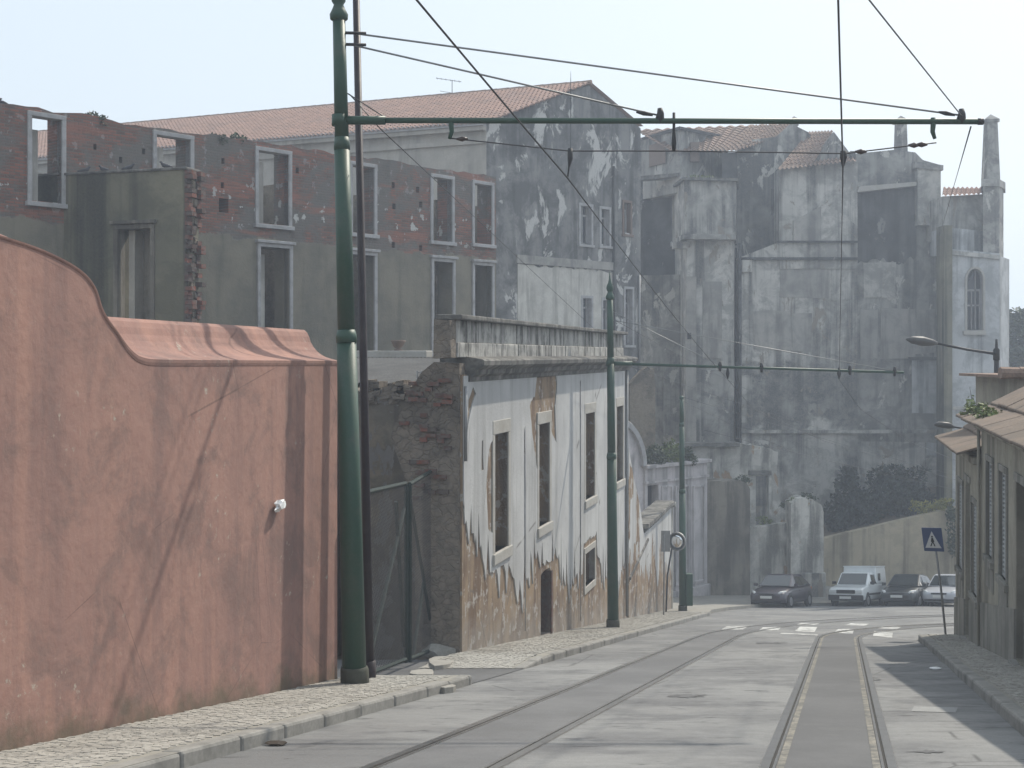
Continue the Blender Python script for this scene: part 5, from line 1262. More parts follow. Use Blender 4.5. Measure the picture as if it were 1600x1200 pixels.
for i, (px, py, rx, ry_, m_, lab) in enumerate(((1022, 712, 16, 20, 'leaf', 'left shrub growing over the gateway cornice'), (1048, 706, 18, 20, 'leaf_bright', 'round green shrub over the middle of the gateway cornice'), (1072, 712, 13, 14, 'leaf', 'right shrub on the gateway behind the distant pole'))):
    s_ = PF.s_of(px); q = W3(PF, s_, 0.4, zt+.16); d = q[1]
    B_ = pxblob(px, py, d, rx, ry_, .4)
    shrub('gateway_shrub', lab, 'shrub', q, [B_, (B_[0]+.3, B_[1], B_[2]-.2, B_[3]*.6, .4, B_[5]*.6), (B_[0]-.3, B_[1], B_[2]-.1, B_[3]*.5, .4, B_[5]*.7)], 700, 0.09, 90+i, m_, 4, 'shrubs over the gateway')
# ragged stone pier behind the gateway
def wallthing(name, label, pxy, d, depth, mat, holes=(), cat='wall', part='wall_body'):
    x0 = at(pxy[0][0], 0, d).x; f = Fr(x0, d, 1.0, 0.0); t = thing(name, f, label, cat)
    P_ = lambda x, y: (at(x, y, d).x-x0, at(x, y, d).z-f.oz)
    MB().wall([P_(*q) for q in pxy], [[P_(*q) for q in h] for h in holes], 0, depth).build(part, mat, t)
    return t, f
wallthing('ruined_stone_pier', 'ragged dark stone pier standing behind the gateway arch', [(984, 960), (1024, 960)]+list(reversed(jpx([(984, 600), (1000, 582), (1012, 575), (1022, 577), (1024, 600)], 2.0, 3))), 60.5, 1.2, M['rubble'])
# broken wall behind, with an opening
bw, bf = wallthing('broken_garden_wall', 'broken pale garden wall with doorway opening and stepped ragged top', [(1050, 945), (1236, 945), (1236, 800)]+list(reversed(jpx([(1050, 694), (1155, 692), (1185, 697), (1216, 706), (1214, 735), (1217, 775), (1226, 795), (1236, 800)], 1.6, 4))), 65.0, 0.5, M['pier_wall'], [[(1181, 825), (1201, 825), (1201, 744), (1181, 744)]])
x0 = bf.o[0]; q0 = at(1060, 696, 64.7); q1 = at(1156, 696, 64.7)
MB().box(q0.x-x0, q1.x-x0, -0.35, 0.6, q0.z-bf.oz-.06, q0.z-bf.oz+.14).build('stone_coping', M['cornice'], bw, bevel=0.02)
q0 = at(1170, 742, 64.9); q1 = at(1206, 742, 64.9)
MB().box(q0.x-x0, q1.x-x0, -0.08, 0.55, q0.z-bf.oz-.02, q0.z-bf.oz+.22).build('lintel', M['cornice'], bw, bevel=0.02)
# dark return wall, low wall, pier
rw, rf_ = wallthing('damp_grey_wall', 'damp dark grey wall block between gateway and parked hatchback', [(1104, 952), (1172, 952)]+list(reversed(jpx([(1104, 752), (1160, 752), (1167, 755), (1172, 764)], 0.8, 6))), 62.2, 1.4, M['grey_wall'])
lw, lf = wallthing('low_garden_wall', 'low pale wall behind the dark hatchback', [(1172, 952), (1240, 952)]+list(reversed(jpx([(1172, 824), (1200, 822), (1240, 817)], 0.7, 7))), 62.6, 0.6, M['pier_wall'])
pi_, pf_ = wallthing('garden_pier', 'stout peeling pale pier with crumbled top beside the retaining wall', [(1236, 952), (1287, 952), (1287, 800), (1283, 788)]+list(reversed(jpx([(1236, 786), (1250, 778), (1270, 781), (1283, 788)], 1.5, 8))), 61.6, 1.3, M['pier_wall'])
x0 = pf_.o[0]; q0 = at(1252, 880, 61.6); q1 = at(1290, 952, 61.6)
MB().box(q0.x-x0, q1.x-x0, -0.06, 0.3, -0.3, at(0, 895, 61.6).z-pf_.oz).build('plinth', M['conv_b'], pi_, bevel=0.02)
for i, (px, py, d, lab, m_) in enumerate(((1262, 776, 62.0, 'dry weeds on the crumbled pier top', 'leaf'), (1240, 782, 62.3, 'weeds between pier and broken wall', 'leaf_bright'), (1192, 812, 63.2, 'bright weeds on the low wall inside the doorway', 'leaf_bright'), (1160, 748, 62.8, 'dark weeds on the damp grey wall', 'leaf'), (1228, 790, 63.5, 'tuft at the foot of the ragged wall end', 'leaf'))):
    p_ = at(px, py, d); shrub('wall_weed', lab, 'weed', (p_.x, p_.y, p_.z-.3), [(p_.x, p_.y, p_.z, .4, .3, .22), (p_.x+.25, p_.y, p_.z-.1, .3, .3, .15)], 150, 0.07, 120+i, m_, 3, 'weeds on the garden walls')
# retaining wall and bank with shrubs
rtw, rtf = wallthing('retaining_wall', 'long plain concrete retaining wall with rising top behind the parked cars', [(1284, 965), (1545, 965), (1545, 781), (1284, 842)], 66.0, 0.5, M['retain'])
bk = MB(); q = [at(1284, 842, 66.5), at(1560, 778, 66.5)]
bk.add([(q[0].x, 66.5, q[0].z-.15), (q[1].x, 66.5, q[1].z-.15), (q[1].x, 73, q[1].z+.6), (q[0].x, 73, q[0].z+.6)], [(0, 1, 2, 3)])
tag(bk.build('bank', M['earth'], None), kind='structure')
ivy = []
for i, (px, py, rx, ry_, n, m_, lab) in enumerate(((1345, 785, 42, 50, 3600, 'leaf_dark', 'large dark shrub above the retaining wall, left of the pair'), (1415, 770, 48, 48, 3600, 'leaf_dark', 'large dark shrub above the retaining wall, right of the pair'), (1310, 812, 26, 28, 1200, 'leaf_dark', 'low dark shrub at the left end of the retaining wall'), (1448, 797, 24, 14, 500, 'leaf_yellow', 'yellowish weeds spilling over the retaining wall top'), (1478, 790, 16, 14, 400, 'leaf_yellow', 'yellow flowered weeds near the right house corner'))):
    d = 68.0 if m_ == 'leaf_dark' else 66.6
    c_ = pxblob(px, py, d, rx, ry_, 0.9 if d > 67 else 0.35); r = random.Random(i)
    bl = [c_]+[(c_[0]+r.uniform(-.8, .8)*c_[3], c_[1]+r.uniform(-.4, .4), c_[2]+r.uniform(-.5, .8)*c_[5], c_[3]*r.uniform(.15, .45), .5, c_[5]*r.uniform(.15, .5)) for k in range(14)]; bl[0] = (c_[0], c_[1], c_[2]-.2*c_[5], c_[3]*.8, c_[4], c_[5]*.75)
    f_ = at(px, 0, d).x; fz = (q[0].z-.15)+(q[1].z-q[0].z)*(f_-q[0].x)/(q[1].x-q[0].x)+(d-66.5)/5.5*.75
    shrub('bank_shrub', lab, 'shrub', (f_, d, fz), bl, n, 0.13 if d > 67 else .08, 140+i, m_, 6, 'shrubs on the bank')
iv = pxblob(1487, 830, 65.5, 9, 45, .25)
shrub('wall_ivy', 'hanging dark ivy on the retaining wall beside the right house', 'ivy', (iv[0], 65.7, iv[2]+1.3), [iv, (iv[0], iv[1], iv[2]+.9, .3, .25, .5), (iv[0]+.1, iv[1], iv[2]-.9, .25, .2, .4)], 500, 0.1, 160, 'leaf', 3)
# tree far right
tp_ = at(1600, 560, 84); tz = G(84)
shrub('far_tree', 'leafy tree against the sky at the far right edge', 'tree', (tp_.x, 84, tz), [pxblob(1600, 530, 84, 34, 46, 2.2), pxblob(1588, 505, 84, 16, 24, 1.2), pxblob(1612, 500, 84, 18, 22, 1.4), pxblob(1585, 560, 84, 18, 26, 1.5), pxblob(1625, 545, 84, 26, 40, 2), pxblob(1596, 590, 84, 24, 30, 2)], 5200, 0.2, 170, 'leaf', 6)

# ================================================================== RIGHT HOUSES
def house(name, label, d_far, d_near, zeave, depth, wins, doors, roofrows, seed):
    f = Fr(houseR(d_far), d_far, -0.25, -1.0); t = thing(name, f, label, 'house')
    L = (d_far-d_near)*math.hypot(1, .25); ze = zeave-f.oz
    hs = []
    for (a, b_, c, d) in wins: hs.append([(a, b_), (c, b_), (c, d), (a, d)])
    for (a, c, d) in doors: hs.append([(a, f.g((a+c)/2)+.12), (c, f.g((a+c)/2)+.12), (c, d), (a, d)])
    bot = [(L*i/6, f.g(L*i/6)-.1) for i in range(7)]
    MB().wall(bot+[(L, ze), (0, ze)], hs, 0, 0.4).build('street_wall', M['house'], t)
    # plinth follows the slope between the doors
    ed = sorted([0]+[x for (a, c, d) in doors for x in (a-.02, c+.02)]+[L])
    for a, c in zip(ed[::2], ed[1::2]):
        if c-a < .2: continue
        n = max(1, int((c-a)/2.2))
        for k in range(n):
            p, q = a+(c-a)*k/n, a+(c-a)*(k+1)/n
            hgt = 0.95
            MB().hexa([(p, -0.035, f.g(p)-.1), (q, -0.035, f.g(q)-.1), (p, 0.05, f.g(p)-.1), (q, 0.05, f.g(q)-.1), (p, -0.035, f.g(p)+hgt), (q, -0.035, f.g(q)+hgt), (p, 0.05, f.g(p)+hgt), (q, 0.05, f.g(q)+hgt)]).build('plinth', M['plinth'], t)
    pit = 0.52; half = depth/2; zr = ze+half*pit
    for s0_ in (0.0, L-.35):
        MB().prism([(s0_, 0.4, -2.2), (s0_, depth, -2.2), (s0_, depth, ze), (s0_, half, zr-.05), (s0_, 0.4, ze+.2)], (0.35, 0, 0)).build('gable_wall', M['house'], t)
    MB().box(0, L, depth-.35, depth, -2.2, ze).build('rear_wall', M['house'], t)
    MB().box(-.02, L, -0.16, 0.0, ze-.2, ze-.05).build('eaves_cornice', M['house'], t, bevel=0.03)
    for (a, b_, c, d) in wins:
        MB().box(a+.02, c-.02, 0.2, 0.24, b_+.02, d-.02).build('shutter_backing', M['dark_void'], t)
        m_ = (a+c)/2
        for (p, q) in ((a+.01, m_-.01), (m_+.01, c-.01)):
            sh_ = MB(); sh_.box(p, p+.05, 0.03, 0.08, b_, d); sh_.box(q-.05, q, 0.03, 0.08, b_, d); sh_.box(p+.05, q-.05, 0.03, 0.08, d-.07, d); sh_.box(p+.05, q-.05, 0.03, 0.08, b_, b_+.07); sh_.box(p+.05, q-.05, 0.03, 0.08, (b_+d)/2-.035, (b_+d)/2+.035)
            so = sh_.build('shutter', M['shutter'], t)
            sl = MB(); zz = b_+.1
            while zz < d-.1:
                sl.hexa([(p+.05, 0.03, zz), (q-.05, 0.03, zz), (p+.05, 0.08, zz+.05), (q-.05, 0.08, zz+.05), (p+.05, 0.03, zz+.012), (q-.05, 0.03, zz+.012), (p+.05, 0.08, zz+.062), (q-.05, 0.08, zz+.062)]); zz += .075
            sl.build('louvre_slats', M['shutter'], so, kind='stuff')
        fw = .11
        for (p, q, z0, z1, nm) in ((a-fw, a, b_, d, 'jamb'), (c, c+fw, b_, d, 'jamb'), (a-fw, c+fw, d, d+fw, 'lintel'), (a-fw-.03, c+fw+.03, b_-.12, b_, 'sill')):
            MB().box(p, q, -0.03-(nm == 'sill')*.04-(nm == 'lintel')*.003, 0.1, z0, z1).build(nm, M['plinth'], t, bevel=.008)
        MB().box(a-fw, c+fw, -0.025, 0.02, b_-.55, b_-.12).build('apron', M['plinth'], t)
    for (a, c, d) in doors:
        z0 = f.g((a+c)/2)+.1
        dl = MB().box(a, c, 0.18, 0.24, z0, d).build('door', M['door'], t)
        for k in range(2):
            for zz in (0.15, 0.55): MB().box(a+.08+k*(c-a-.08)/2, a+(c-a)/2*(k+1)-.04, 0.155, 0.18, z0+(d-z0)*zz, z0+(d-z0)*(zz+.33)).build('door_panel', M['door'], dl, bevel=.01)
        MB().box(a-.1, c+.1, -0.03, 0.1, d, d+.13).build('lintel', M['plinth'], t, bevel=.01)
        MB().box(a-.03, c+.03, -0.12, 0.3, f.g((a+c)/2)-.1, z0).build('door_step', M['kerb'], t, bevel=.015)
    # roof: slabs laid in overlapping rows, bell-cast first row
    r = random.Random(seed)
    y = -0.45; z = ze-.02; row = 0
    rows = [(0.62, 0.30)]+[(0.85, pit)]*roofrows
    for dep, slope in rows:
        x = -0.12
        while x < L-.02:
            wd = min(r.uniform(1.0, 1.25), L+.1-x); th = .05; g_ = .012; dz = r.uniform(-.012, .012)
            y1_, z1_ = y+dep+.1, z+(dep+.1)*slope
            MB().hexa([(x+g_, y, z+dz), (x+wd-g_, y, z+dz), (x+g_, y1_, z1_+dz), (x+wd-g_, y1_, z1_+dz), (x+g_, y, z+th+dz), (x+wd-g_, y, z+th+dz), (x+g_, y1_, z1_+th+dz), (x+wd-g_, y1_, z1_+th+dz)]).build('roof_slab', M['slab'], t, bevel=.02)
            x += wd
        y += dep; z += dep*slope+.055; row += 1
    MB().add([(0, half+.3, zr+.35), (L, half+.3, zr+.35), (L, depth+.4, ze-.1), (0, depth+.4, ze-.1)], [(0, 1, 2, 3)]).build('rear_slope', M['tile_dark'], t)
    return t, f, L, ze
ff = Fr(houseR(29.0), 29.0, -0.25, -1.0)
def R4(x0, y0, x1, y1): return ff.rect(x0, y0, x1, y1)
hA_, fA, LA, zA_ = house('corner_house', 'small beige corner house with louvred shutters and low slab roof at right', 29.0, 24.05, -1.87, 5.0, [R4(1497, 755, 1505, 890), R4(1519, 788, 1528, 932)], [(ff.s_of(1508.5), ff.s_of(1516), R4(1508, 752, 1516, 900)[3])], 3, 11)
fn = Fr(houseR(24.0), 24.0, -0.25, -1.0)
def R5(x0, y0, x1, y1): return fn.rect(x0, y0, x1, y1)
hB_, fB, LB, zB_ = house('near_house', 'nearer beige house with higher slab roof and shuttered windows on the right edge', 24.0, 11.0, -1.15, 6.0, [R5(1543, 722, 1552, 872), R5(1563, 738, 1574, 905)], [(fn.s_of(1588), fn.s_of(1603), R5(1588, 755, 1600, 900)[3])], 3, 12)
b = MB(); b.tube([(0.1, -0.06, zB_-.2), (0.1, -0.05, fB.g(0)+.1)], 0.03, 8); b.build('downpipe', M['house'], hB_, smooth=True)
for i, (px, py, d, lab) in enumerate(((1524, 645, 23.4, 'upright weeds sprouting at the eaves of the nearer house, left clump'), (1545, 655, 21.8, 'bright green weeds on the eaves of the nearer house, right clump'))):
    p_ = at(px, py, d); shrub('roof_weed', lab, 'weed', (p_.x, p_.y, p_.z-.13), [(p_.x, p_.y, p_.z, .24, .4, .2), (p_.x+.1, p_.y-.2, p_.z-.04, .24, .3, .16), (p_.x-.02, p_.y+.2, p_.z+.14, .1, .15, .2)], 520, 0.05, 180+i, 'leaf_bright', 5, 'weeds on the right roof')
p_ = at(1521, 640, 23.8); tw_ = tag(MB().tube([(0, 0, -.1), (-.03, 0, .2), (-.07, 0, .42)], [.008, .006, .003], 5).build('dry_stalk', M['bark'], None), 'dry upright stalk behind the roof weeds', 'weed'); tw_.location = p_
# taller wing behind
rh = thing('rear_wing', Fr(10.35, 27.0, 1, 0), 'dark tiled wing peeping behind the nearer house at the right edge', 'house')
z_ = at(0, 590, 27).z-G(27)
MB().box(0.3, 6, 0, 2.4, -0.5, z_).build('wing_wall', M['house'], rh)
b = MB(); 
for k in range(14):
    b.tube([(-0.1+k*.4, -0.12, z_+.1), (-0.1+(k+1.12)*.4, -0.12, z_+.1)], [.13, .115], 8)
b.build('ridge_tiles', M['tile_dark'], rh)
MB().box(-.05, 6, -.05, 2.5, z_, z_+.06).build('roof_slab', M['tile_dark'], rh)

# ================================================================== STREET FURNITURE
lp = at(1557, 540, 30.6); zg = G(30.6)
sl = tag(empty('street_lamp', (lp.x, lp.y, zg)), 'tall street lamp with long arm rising behind the right houses', 'street lamp', 'street lamps')
H_ = lp.z-zg
MB().tube([(0, 0, -.1), (0, 0, 1.0), (0, 0, H_-.9), (0, 0, H_-.12)], [.09, .075, .06, .055], 12).build('shaft', M['iron'], sl, smooth=True)
MB().tube([(0, 0, H_-.35), (0, 0, H_-.1), (0, 0, H_-.05), (0, 0, H_+.15)], [.075, .075, .035, .025], 10).build('post_top', M['iron'], sl, smooth=True)
e = at(1462, 536, 30.2)-Vector((lp.x, lp.y, zg)); e2 = at(1416, 530, 30.0)-Vector((lp.x, lp.y, zg))
MB().tube([(0, 0, H_-.2), tuple((Vector((0, 0, H_-.2))+e)/2+Vector((0, 0, -.02))), tuple(e)], [.035, .03, .03], 8).build('arm', M['iron'], sl, smooth=True)
dv = e2-e
MB().tube([tuple(e-dv*.05), tuple(e+dv*.1), tuple(e+dv*.45), tuple(e+dv*.8), tuple(e+dv*1.0)], [.04, .075, .115, .09, .02], 12).build('lantern', M['lantern'], sl, smooth=True)
lq = at(1478, 667, 29.9)
s2 = tag(empty('wall_lamp', (lq.x+.25, lq.y, lq.z)), 'small lamp head poking out beyond the corner house eaves', 'street lamp', 'street lamps')
MB().tube([(-.52, 0, .05), (-.42, 0, .06), (-.2, 0, .03), (-.05, 0, -.01)], [.02, .07, .08, .03], 10).build('lantern', M['lantern'], s2, smooth=True)
MB().tube([(-.08, 0, 0), (.3, -0.2, -.06), (.5, -.9, -.15)], .022, 6).build('arm', M['iron'], s2)
# pedestrian crossing sign on bent post
bx_, by_ = gp(1478, 998); zb3 = G(by_)+PH; tpv = at(1459, 832, by_)
ps_ = tag(empty('crossing_sign', (bx_, by_, zb3)), 'blue square pedestrian crossing sign on a bent thin post', 'road sign')
d_ = Vector((tpv.x-bx_, 0, tpv.z-zb3))
MB().tube([(0, 0, -.1), tuple(d_*.45+Vector((.01, 0, 0))), tuple(d_)], .026, 8).build('post', M['galv'], ps_, smooth=True)
sg = at(1457.5, 843, by_-.05)-Vector((bx_, by_, zb3))
Ms = Matrix.Translation(sg) @ Matrix.Rotation(math.radians(-7), 4, 'Y') @ Matrix.Rotation(math.radians(-48), 4, 'Z')
def sb(b, y): b.v = [tuple(Ms @ Vector(v)) for v in b.v]; return b
sb(MB().box(-.25, .25, -.012, .012, -.27, .27), 0).build('sign_plate', M['sign_blue'], ps_, bevel=.01)
sb(MB().wall([(-.2, -.19), (.2, -.19), (0, .19)], (), -.017, -.012), 0).build('white_triangle', M['sign_white'], ps_)
fg = MB(); fg.wall([(-.02, .04), (.02, .04), (.03, .0), (.045, -.05), (.02, -.05), (.06, -.15), (.03, -.15), (0, -.07), (-.04, -.15), (-.07, -.15), (-.02, -.05), (-.045, -.05), (-.03, .0)], (), -.021, -.017)
fg.wall([(.022*math.cos(i*math.pi/4), .068+.022*math.sin(i*math.pi/4)) for i in range(8)], (), -.021, -.017)
sb(fg, 0).build('walking_figure', M['sign_black'], ps_)
# traffic mirror
mx, my = gp(1057, 962); mz = G(my)+PH; mt = tag(empty('traffic_mirror', (mx, my, mz)), 'round convex traffic mirror on a post beside the distant tram pole', 'mirror')
mc = at(1058, 846, my-.1)-Vector((mx, my, mz))
MB().tube([(-.35, .15, -.1), (-.3, .15, mc.z*.5), (mc.x-.1, .12, mc.z+.1)], .03, 8).build('post', M['iron'], mt, smooth=True)
Rm = Matrix.Translation(mc) @ Matrix.Rotation(math.radians(-30), 4, 'Z')
def disc(b, prof, n=24):
    vs = []; fs = []
    for (y_, r_) in prof: vs += [Rm @ Vector((r_*math.cos(k*2*math.pi/n), y_, r_*math.sin(k*2*math.pi/n))) for k in range(n)]
    for i in range(len(prof)-1):
        for k in range(n): fs.append((i*n+k, i*n+(k+1) % n, (i+1)*n+(k+1) % n, (i+1)*n+k))
    fs.append(tuple(range(n))); fs.append(tuple(range((len(prof)-1)*n, len(prof)*n))); return b.add(vs, fs)
disc(MB(), [(-.02, .29), (-.06, .16), (-.075, .03)]).build('mirror_face', M['mirror'], mt, smooth=True)
disc(MB(), [(.06, .2), (.03, .33), (-.05, .33), (-.05, .292), (-.02, .288)]).build('mirror_rim', M['galv'], mt, smooth=False)
# back of a sign on its own thin post
qx, qy = gp(1037, 967); qz = G(qy)+PH; qs = tag(empty('sign_back', (qx, qy, qz)), 'grey back of a rectangular sign on a thin post by the stair wall', 'road sign')
c1 = at(1033, 829, qy); c2 = at(1047, 862, qy)
MB().box(c1.x-qx, c2.x-qx, -.02, .0, c2.z-qz, c1.z-qz).build('sign_plate', M['galv'], qs, bevel=.008)
MB().tube([(0, 0, -.1), (.02, .0, c1.z-qz-.1)], .024, 8).build('post', M['galv'], qs, smooth=True)
# litter
for i, (px, py, lab) in enumerate(((1462, 1046, 'pale scrap of litter in the shade by the right kerb'), (432, 1165, 'dark scrap lying at the left kerb'))):
    x, y = gp(px, py); rock((x, y, G(y)+.02), (.1, .06, .02), 50+i, M['bag'] if i == 0 else M['bark'], 'litter_scrap', lab, 'litter', 'litter in the gutter')

# ================================================================== PARKED CARS
def loft(sts, cap=True):
    b = MB(); vs = []; n = None
    for (x, zb_, zt_, hw, rnd) in sts:
        h = zt_-zb_
        ring = [(0, zb_), (hw*.8, zb_), (hw*.97, zb_+.12*h), (hw, zb_+.4*h), (hw*.985, zb_+.72*h), (hw*(.93 if rnd else .97), zt_-.06*h), (hw*(.78 if rnd else .9), zt_), (0, zt_+.02*rnd)]
        full = ring+[(-a, c) for a, c in reversed(ring[1:-1])]; n = len(full)
        vs += [(x, a, c) for a, c in full]
    fs = [(i*n+k, i*n+(k+1) % n, (i+1)*n+(k+1) % n, (i+1)*n+k) for i in range(len(sts)-1) for k in range(n)]
    fs += [tuple(range(n-1, -1, -1)), tuple(range((len(sts)-1)*n, len(sts)*n))]
    return b.add(vs, fs)
def place_car(name, label, px, py, yaw, slope=0.15):
    d = 3000/(py-895.0); c = at(px, HZ, d); X, Y = c.x, d
    f2 = Vector((math.cos(yaw), math.sin(yaw), 0)); f3 = Vector((f2.x, f2.y, -slope*f2.y)).normalized(); up0 = Vector((0, slope, 1)).normalized()
    l3 = up0.cross(f3).normalized(); up = f3.cross(l3)
    t = tag(empty(name, (X, Y, G(Y))), label, 'car' if 'van' not in name else 'van', 'vehicles parked at the junction')
    t.rotation_euler = Matrix((f3, l3, up)).transposed().to_euler(); return t
def wheel(t, x, y, r_=.29, w_=.19):
    s = 1 if y > 0 else -1
    wt = MB().tube([(x, y-s*w_, r_), (x, y-s*w_*.9, r_), (x, y-s*.02, r_), (x, y, r_)], [r_*.9, r_, r_, r_*.9], 20).build('wheel', M['tyre'], t, smooth=False)
    MB().tube([(x, y-s*.01, r_), (x, y+s*.006, r_), (x, y+s*.012, r_)], [r_*.66, r_*.62, r_*.2], 16).build('hubcap', M['hub'], wt)
def arch_disc(t, x, y, r_=.36):
    s = 1 if y > 0 else -1
    MB().tube([(x, y-s*.12, .31), (x, y+s*.004, .31)], r_, 20).build('wheel_arch', M['black_plastic'], t)
def quad(t, pts, name, mat, th=(0, 0, 0.01)):
    MB().prism(pts, th).build(name, mat, t)
def greenhouse(t, paint, x0, x1, x2, x3, zb_, zr, hb, hr, rear=True, pillar=.5):
    """x0 windscreen foot, x1 roof front, x2 roof rear, x3 rear foot"""
    b = MB()
    L_ = [(x0, zb_, hb*.86), (x1, zr, hr), (x2, zr-.01, hr), (x3, zb_, hb*.9)]
    xm = (x1+x2)/2
    ring = []
    v = [(x0, -hb*.9, zb_-.05), (x0, hb*.9, zb_-.05), (x1, -hr, zr-.05), (x1, hr, zr-.05), (x1-.12, -hr*.9, zr), (x1-.12, hr*.9, zr), (x2+.12, -hr*.9, zr-.01), (x2+.12, hr*.9, zr-.01), (x2, -hr, zr-.06), (x2, hr, zr-.06), (x3, -hb*.92, zb_-.05), (x3, hb*.92, zb_-.05),
         (x1*.5+x0*.5-.3, -hb, zb_-.05), (x1*.5+x0*.5-.3, hb, zb_-.05), (x2*.4+x3*.6, -hb, zb_-.05), (x2*.4+x3*.6, hb, zb_-.05)]
    f_ = [(0, 1, 3, 2), (2, 3, 5, 4), (4, 5, 7, 6), (6, 7, 9, 8), (8, 9, 11, 10), (0, 2, 12), (1, 13, 3), (2, 4, 6, 8, 14, 12), (3, 13, 15, 9, 7, 5), (8, 10, 14), (9, 15, 11), (0, 12, 14, 10, 11, 15, 13, 1)]
    b.add(v, f_).build('cabin', paint, t, bevel=.03)
    def lerp(a, c, k): return tuple(a[i]+(c[i]-a[i])*k for i in range(3))
    # windscreen glass, slightly proud of the frame
    a, c, dd, e_ = (x0, -hb*.9, zb_-.05), (x0, hb*.9, zb_-.05), (x1, hr, zr-.05), (x1, -hr, zr-.05)
    cen = tuple(sum(p[i] for p in (a, c, dd, e_))/4 for i in range(3)); g = [lerp(p, cen, .1) for p in (a, c, dd, e_)]
    quad(t, [(p[0]+.006, p[1], p[2]+.006) for p in g], 'windscreen', M['car_glass'], (.012, 0, .012))
    if rear:
        a, c, dd, e_ = (x3, -hb*.92, zb_-.05), (x3, hb*.92, zb_-.05), (x2, hr, zr-.06), (x2, -hr, zr-.06)
        cen = tuple(sum(p[i] for p in (a, c, dd, e_))/4 for i in range(3)); g = [lerp(p, cen, .12) for p in (a, c, dd, e_)]
        quad(t, [(p[0]-.006, p[1], p[2]+.006) for p in g], 'rear_window', M['car_glass'], (-.012, 0, .012))
    for s in (-1, 1):
        def on(x, k): # point on the side, k=0 belt, 1 roof
            return (x, s*((hb+(hr-hb)*k)+.012), zb_-.05+(zr-.05-(zb_-.05))*k)
        xa0, xa1 = x1*.5+x0*.5-.22, x1-.1; xb0, xb1 = x2*.4+x3*.6+.12, x2+.1
        for (f0, f1) in ((0.0, pillar-.02), (pillar+.02, 1.0)):
            q = [on(xa0+(xb0-xa0)*f0, .1), on(xa0+(xb0-xa0)*f1, .1), on(xa1+(xb1-xa1)*f1, .88), on(xa1+(xb1-xa1)*f0, .88)]
            quad(t, q, 'side_window', M['car_glass'], (0, s*.008, 0))
def mirrors(t, x, hb, z, mat):
    for s in (-1, 1): MB().box(x-.06, x+.06, s*(hb+.02)-.0, s*(hb+.2), z-.02, z+.11).build('door_mirror', mat, t, bevel=.025)
def hatch(name, label, px, py, yaw, paint, L=4.0, W=1.7, H=1.42, saloon=False, lights=True):
    t = place_car(name, label, px, py, yaw); hw = W/2; k = L/4.0
    sts = [(2.0*k, .3, .58, hw*.72, 1), (1.93*k, .22, .66, hw*.88, 1), (1.7*k, .19, .74, hw*.97, 1), (1.3*k, .18, .82, hw, 1), (.85*k, .18, .9, hw, 1), (0, .18, .93, hw, 1), (-1.1*k, .18, .95, hw, 1), (-1.6*k, .2, .95 if not saloon else .97, hw*.98, 1), (-1.9*k, .26, .93, hw*.92, 1), (-2.0*k, .34, .85, hw*.8, 1)]
    o = loft(sts).build('body', paint, t, smooth=True); s = o.modifiers.new('subsurf', 'SUBSURF'); s.levels = 1; s.render_levels = 1
    greenhouse(t, paint, .95*k, .25*k, -1.05*k if not saloon else -.85*k, -1.85*k if not saloon else -1.5*k, .95, H, hw*.95, hw*.7)
    for x in (1.25*k, -1.25*k):
        for s_ in (-1, 1): arch_disc(t, x, s_*hw*.985); wheel(t, x, s_*(hw*.985+.012))
    for s_ in (-1, 1):
        MB().tube([(1.93*k, s_*hw*.62, .62), (1.82*k, s_*hw*.7, .67), (1.62*k, s_*hw*.88, .72)], [.05, .075, .04], 10).build('headlight', M['lamp_glass'], t, smooth=True)
        MB().box(-2.0*k, -1.85*k, s_*hw*.6 if s_ > 0 else -hw*.85, s_*hw*.85 if s_ > 0 else -hw*.6, .62, .85).build('tail_light', M['indicator'], t, bevel=.02)
        MB().box(-.02, .12, s_*(hw+.004)-.01, s_*(hw+.004)+.01, .72, .75).build('door_handle', M['black_plastic'], t)
    MB().box(1.92*k, 2.005*k, -.34, .34, .56, .63).build('grille', M['black_plastic'], t, bevel=.015)
    MB().box(1.88*k, 2.02*k, -hw*.78, hw*.78, .27, .36).build('air_intake', M['black_plastic'], t, bevel=.03)
    MB().box(2.0*k, 2.03*k, -.26, .26, .42, .53).build('number_plate', M['plate'], t)
    mirrors(t, .72*k, hw*.95, .93, paint); return t
PI = math.pi
hatch('parked_hatchback', 'dark purple-black hatchback parked on the corner in front of the low wall', 1222, 948.0, -PI/2-.55, carpaint('aubergine_paint', (0.022, 0.014, 0.026)), 3.95, 1.72, 1.43)
hatch('parked_saloon', 'dark blue-green saloon parked between the white van and the silver car', 1421, 946.0, -PI/2-.56, carpaint('dark_teal_paint', (0.012, 0.016, 0.018)), 4.2, 1.7, 1.42, True)
hatch('parked_small_car', 'silver car half hidden behind the corner of the right house', 1484, 946.3, -PI/2-.56, carpaint('silver_paint', (0.42, 0.43, 0.46)), 3.9, 1.68, 1.42)
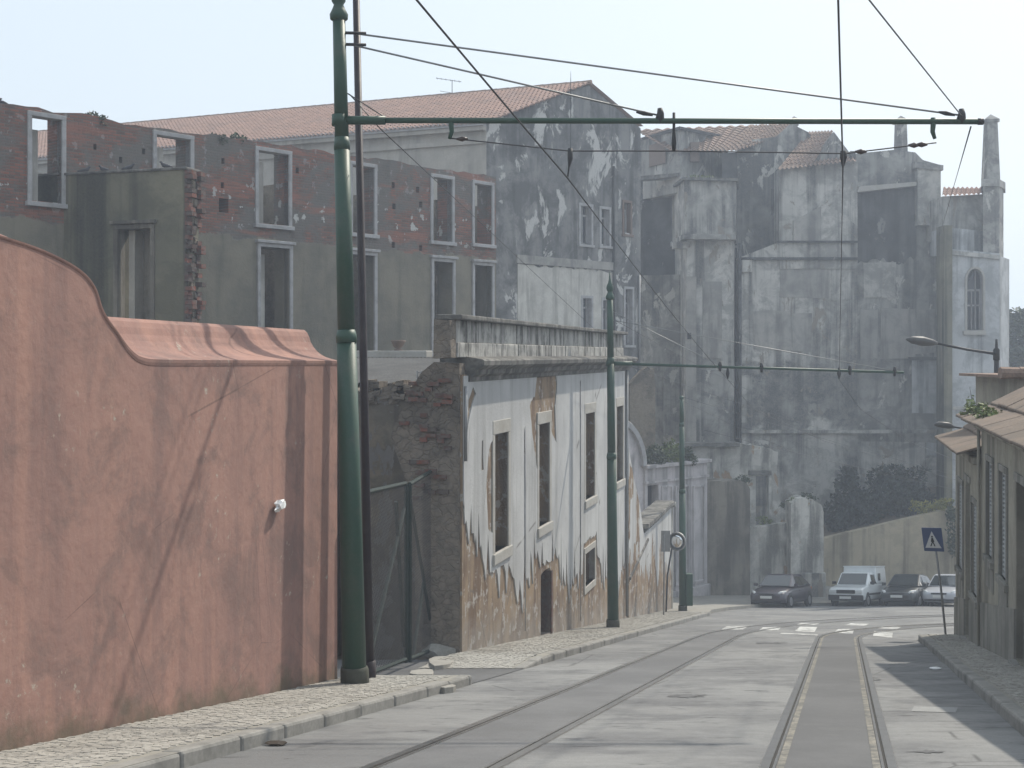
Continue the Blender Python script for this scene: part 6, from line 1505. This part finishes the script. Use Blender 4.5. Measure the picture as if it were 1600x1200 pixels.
# white high-top van
vp = carpaint('white_van_paint', (0.62, 0.65, 0.66))
t = place_car('parked_van', 'white high-roofed delivery van parked between the two dark cars', 1342, 946.2, -PI/2-.55)
hw = .8
sts = [(1.95, .34, .62, hw*.9, 0), (1.93, .28, .78, hw*.95, 0), (1.75, .25, .86, hw*.98, 0), (1.0, .25, .95, hw, 0), (.6, .25, .98, hw, 0), (-1.0, .25, 1.0, hw, 0), (-1.9, .28, 1.0, hw, 0), (-1.95, .32, .98, hw*.97, 0)]
o = loft(sts).build('body', vp, t, smooth=False, bevel=.02)
greenhouse(t, vp, .98, .42, -.35, -.55, 1.0, 1.52, hw*.97, hw*.8, rear=False, pillar=.72)
MB().hexa([(-1.95, -hw*.98, .98), (-.2, -hw*.98, .98), (-1.95, hw*.98, .98), (-.2, hw*.98, .98), (-1.9, -hw*.93, 1.74), (-.32, -hw*.93, 1.74), (-1.9, hw*.93, 1.74), (-.32, hw*.93, 1.74)]).build('cargo_box', vp, t, bevel=.05)
MB().box(-1.93, -.3, -hw*.95, hw*.95, 1.73, 1.78).build('roof_rim', vp, t, bevel=.02)
for s_ in (-1, 1):
    MB().box(-.95, -.55, s_*hw*.96-.012, s_*hw*.96+.012, 1.12, 1.45).build('side_window', M['car_glass'], t)
    MB().box(1.9, 1.965, (.42 if s_ > 0 else -.74), (.74 if s_ > 0 else -.42), .62, .76).build('headlight', M['lamp_glass'], t, bevel=.015)
    MB().box(-1.2, 1.3, s_*(hw+.004)-.014, s_*(hw+.004)+.014, .52, .6).build('side_moulding', M['black_plastic'], t)
    for x in (1.22, -1.25): arch_disc(t, x, s_*hw*.99, .35); wheel(t, x, s_*(hw+.0), .28, .17)
MB().box(1.9, 1.962, -.42, .42, .6, .76).build('grille', M['black_plastic'], t, bevel=.01)
MB().box(1.88, 2.04, -hw*.98, hw*.98, .3, .54).build('front_bumper', M['black_plastic'], t, bevel=.04)
MB().box(2.035, 2.05, -.26, .26, .37, .48).build('number_plate', M['plate'], t)
mirrors(t, .75, hw*.95, 1.0, M['black_plastic'])

# ================================================================== HAZE
hz = NT('pale_haze'); hz.n.remove(hz.p)
pv = hz.n.new('ShaderNodeVolumePrincipled'); pv.inputs['Color'].default_value = (0.74, 0.84, 1.0, 1); pv.inputs['Density'].default_value = HAZE_DENSITY; pv.inputs['Anisotropy'].default_value = 0.35
out = [n for n in hz.n if n.type == 'OUTPUT_MATERIAL'][0]
for l in list(out.inputs['Surface'].links): hz.l.remove(l)
hz.l.new(pv.outputs[0], out.inputs['Volume'])
hb = MB().box(-145, 185, -62, 302, G(300)-1.3, 14.0).build('haze', hz.m, None); tag(hb, kind='stuff')
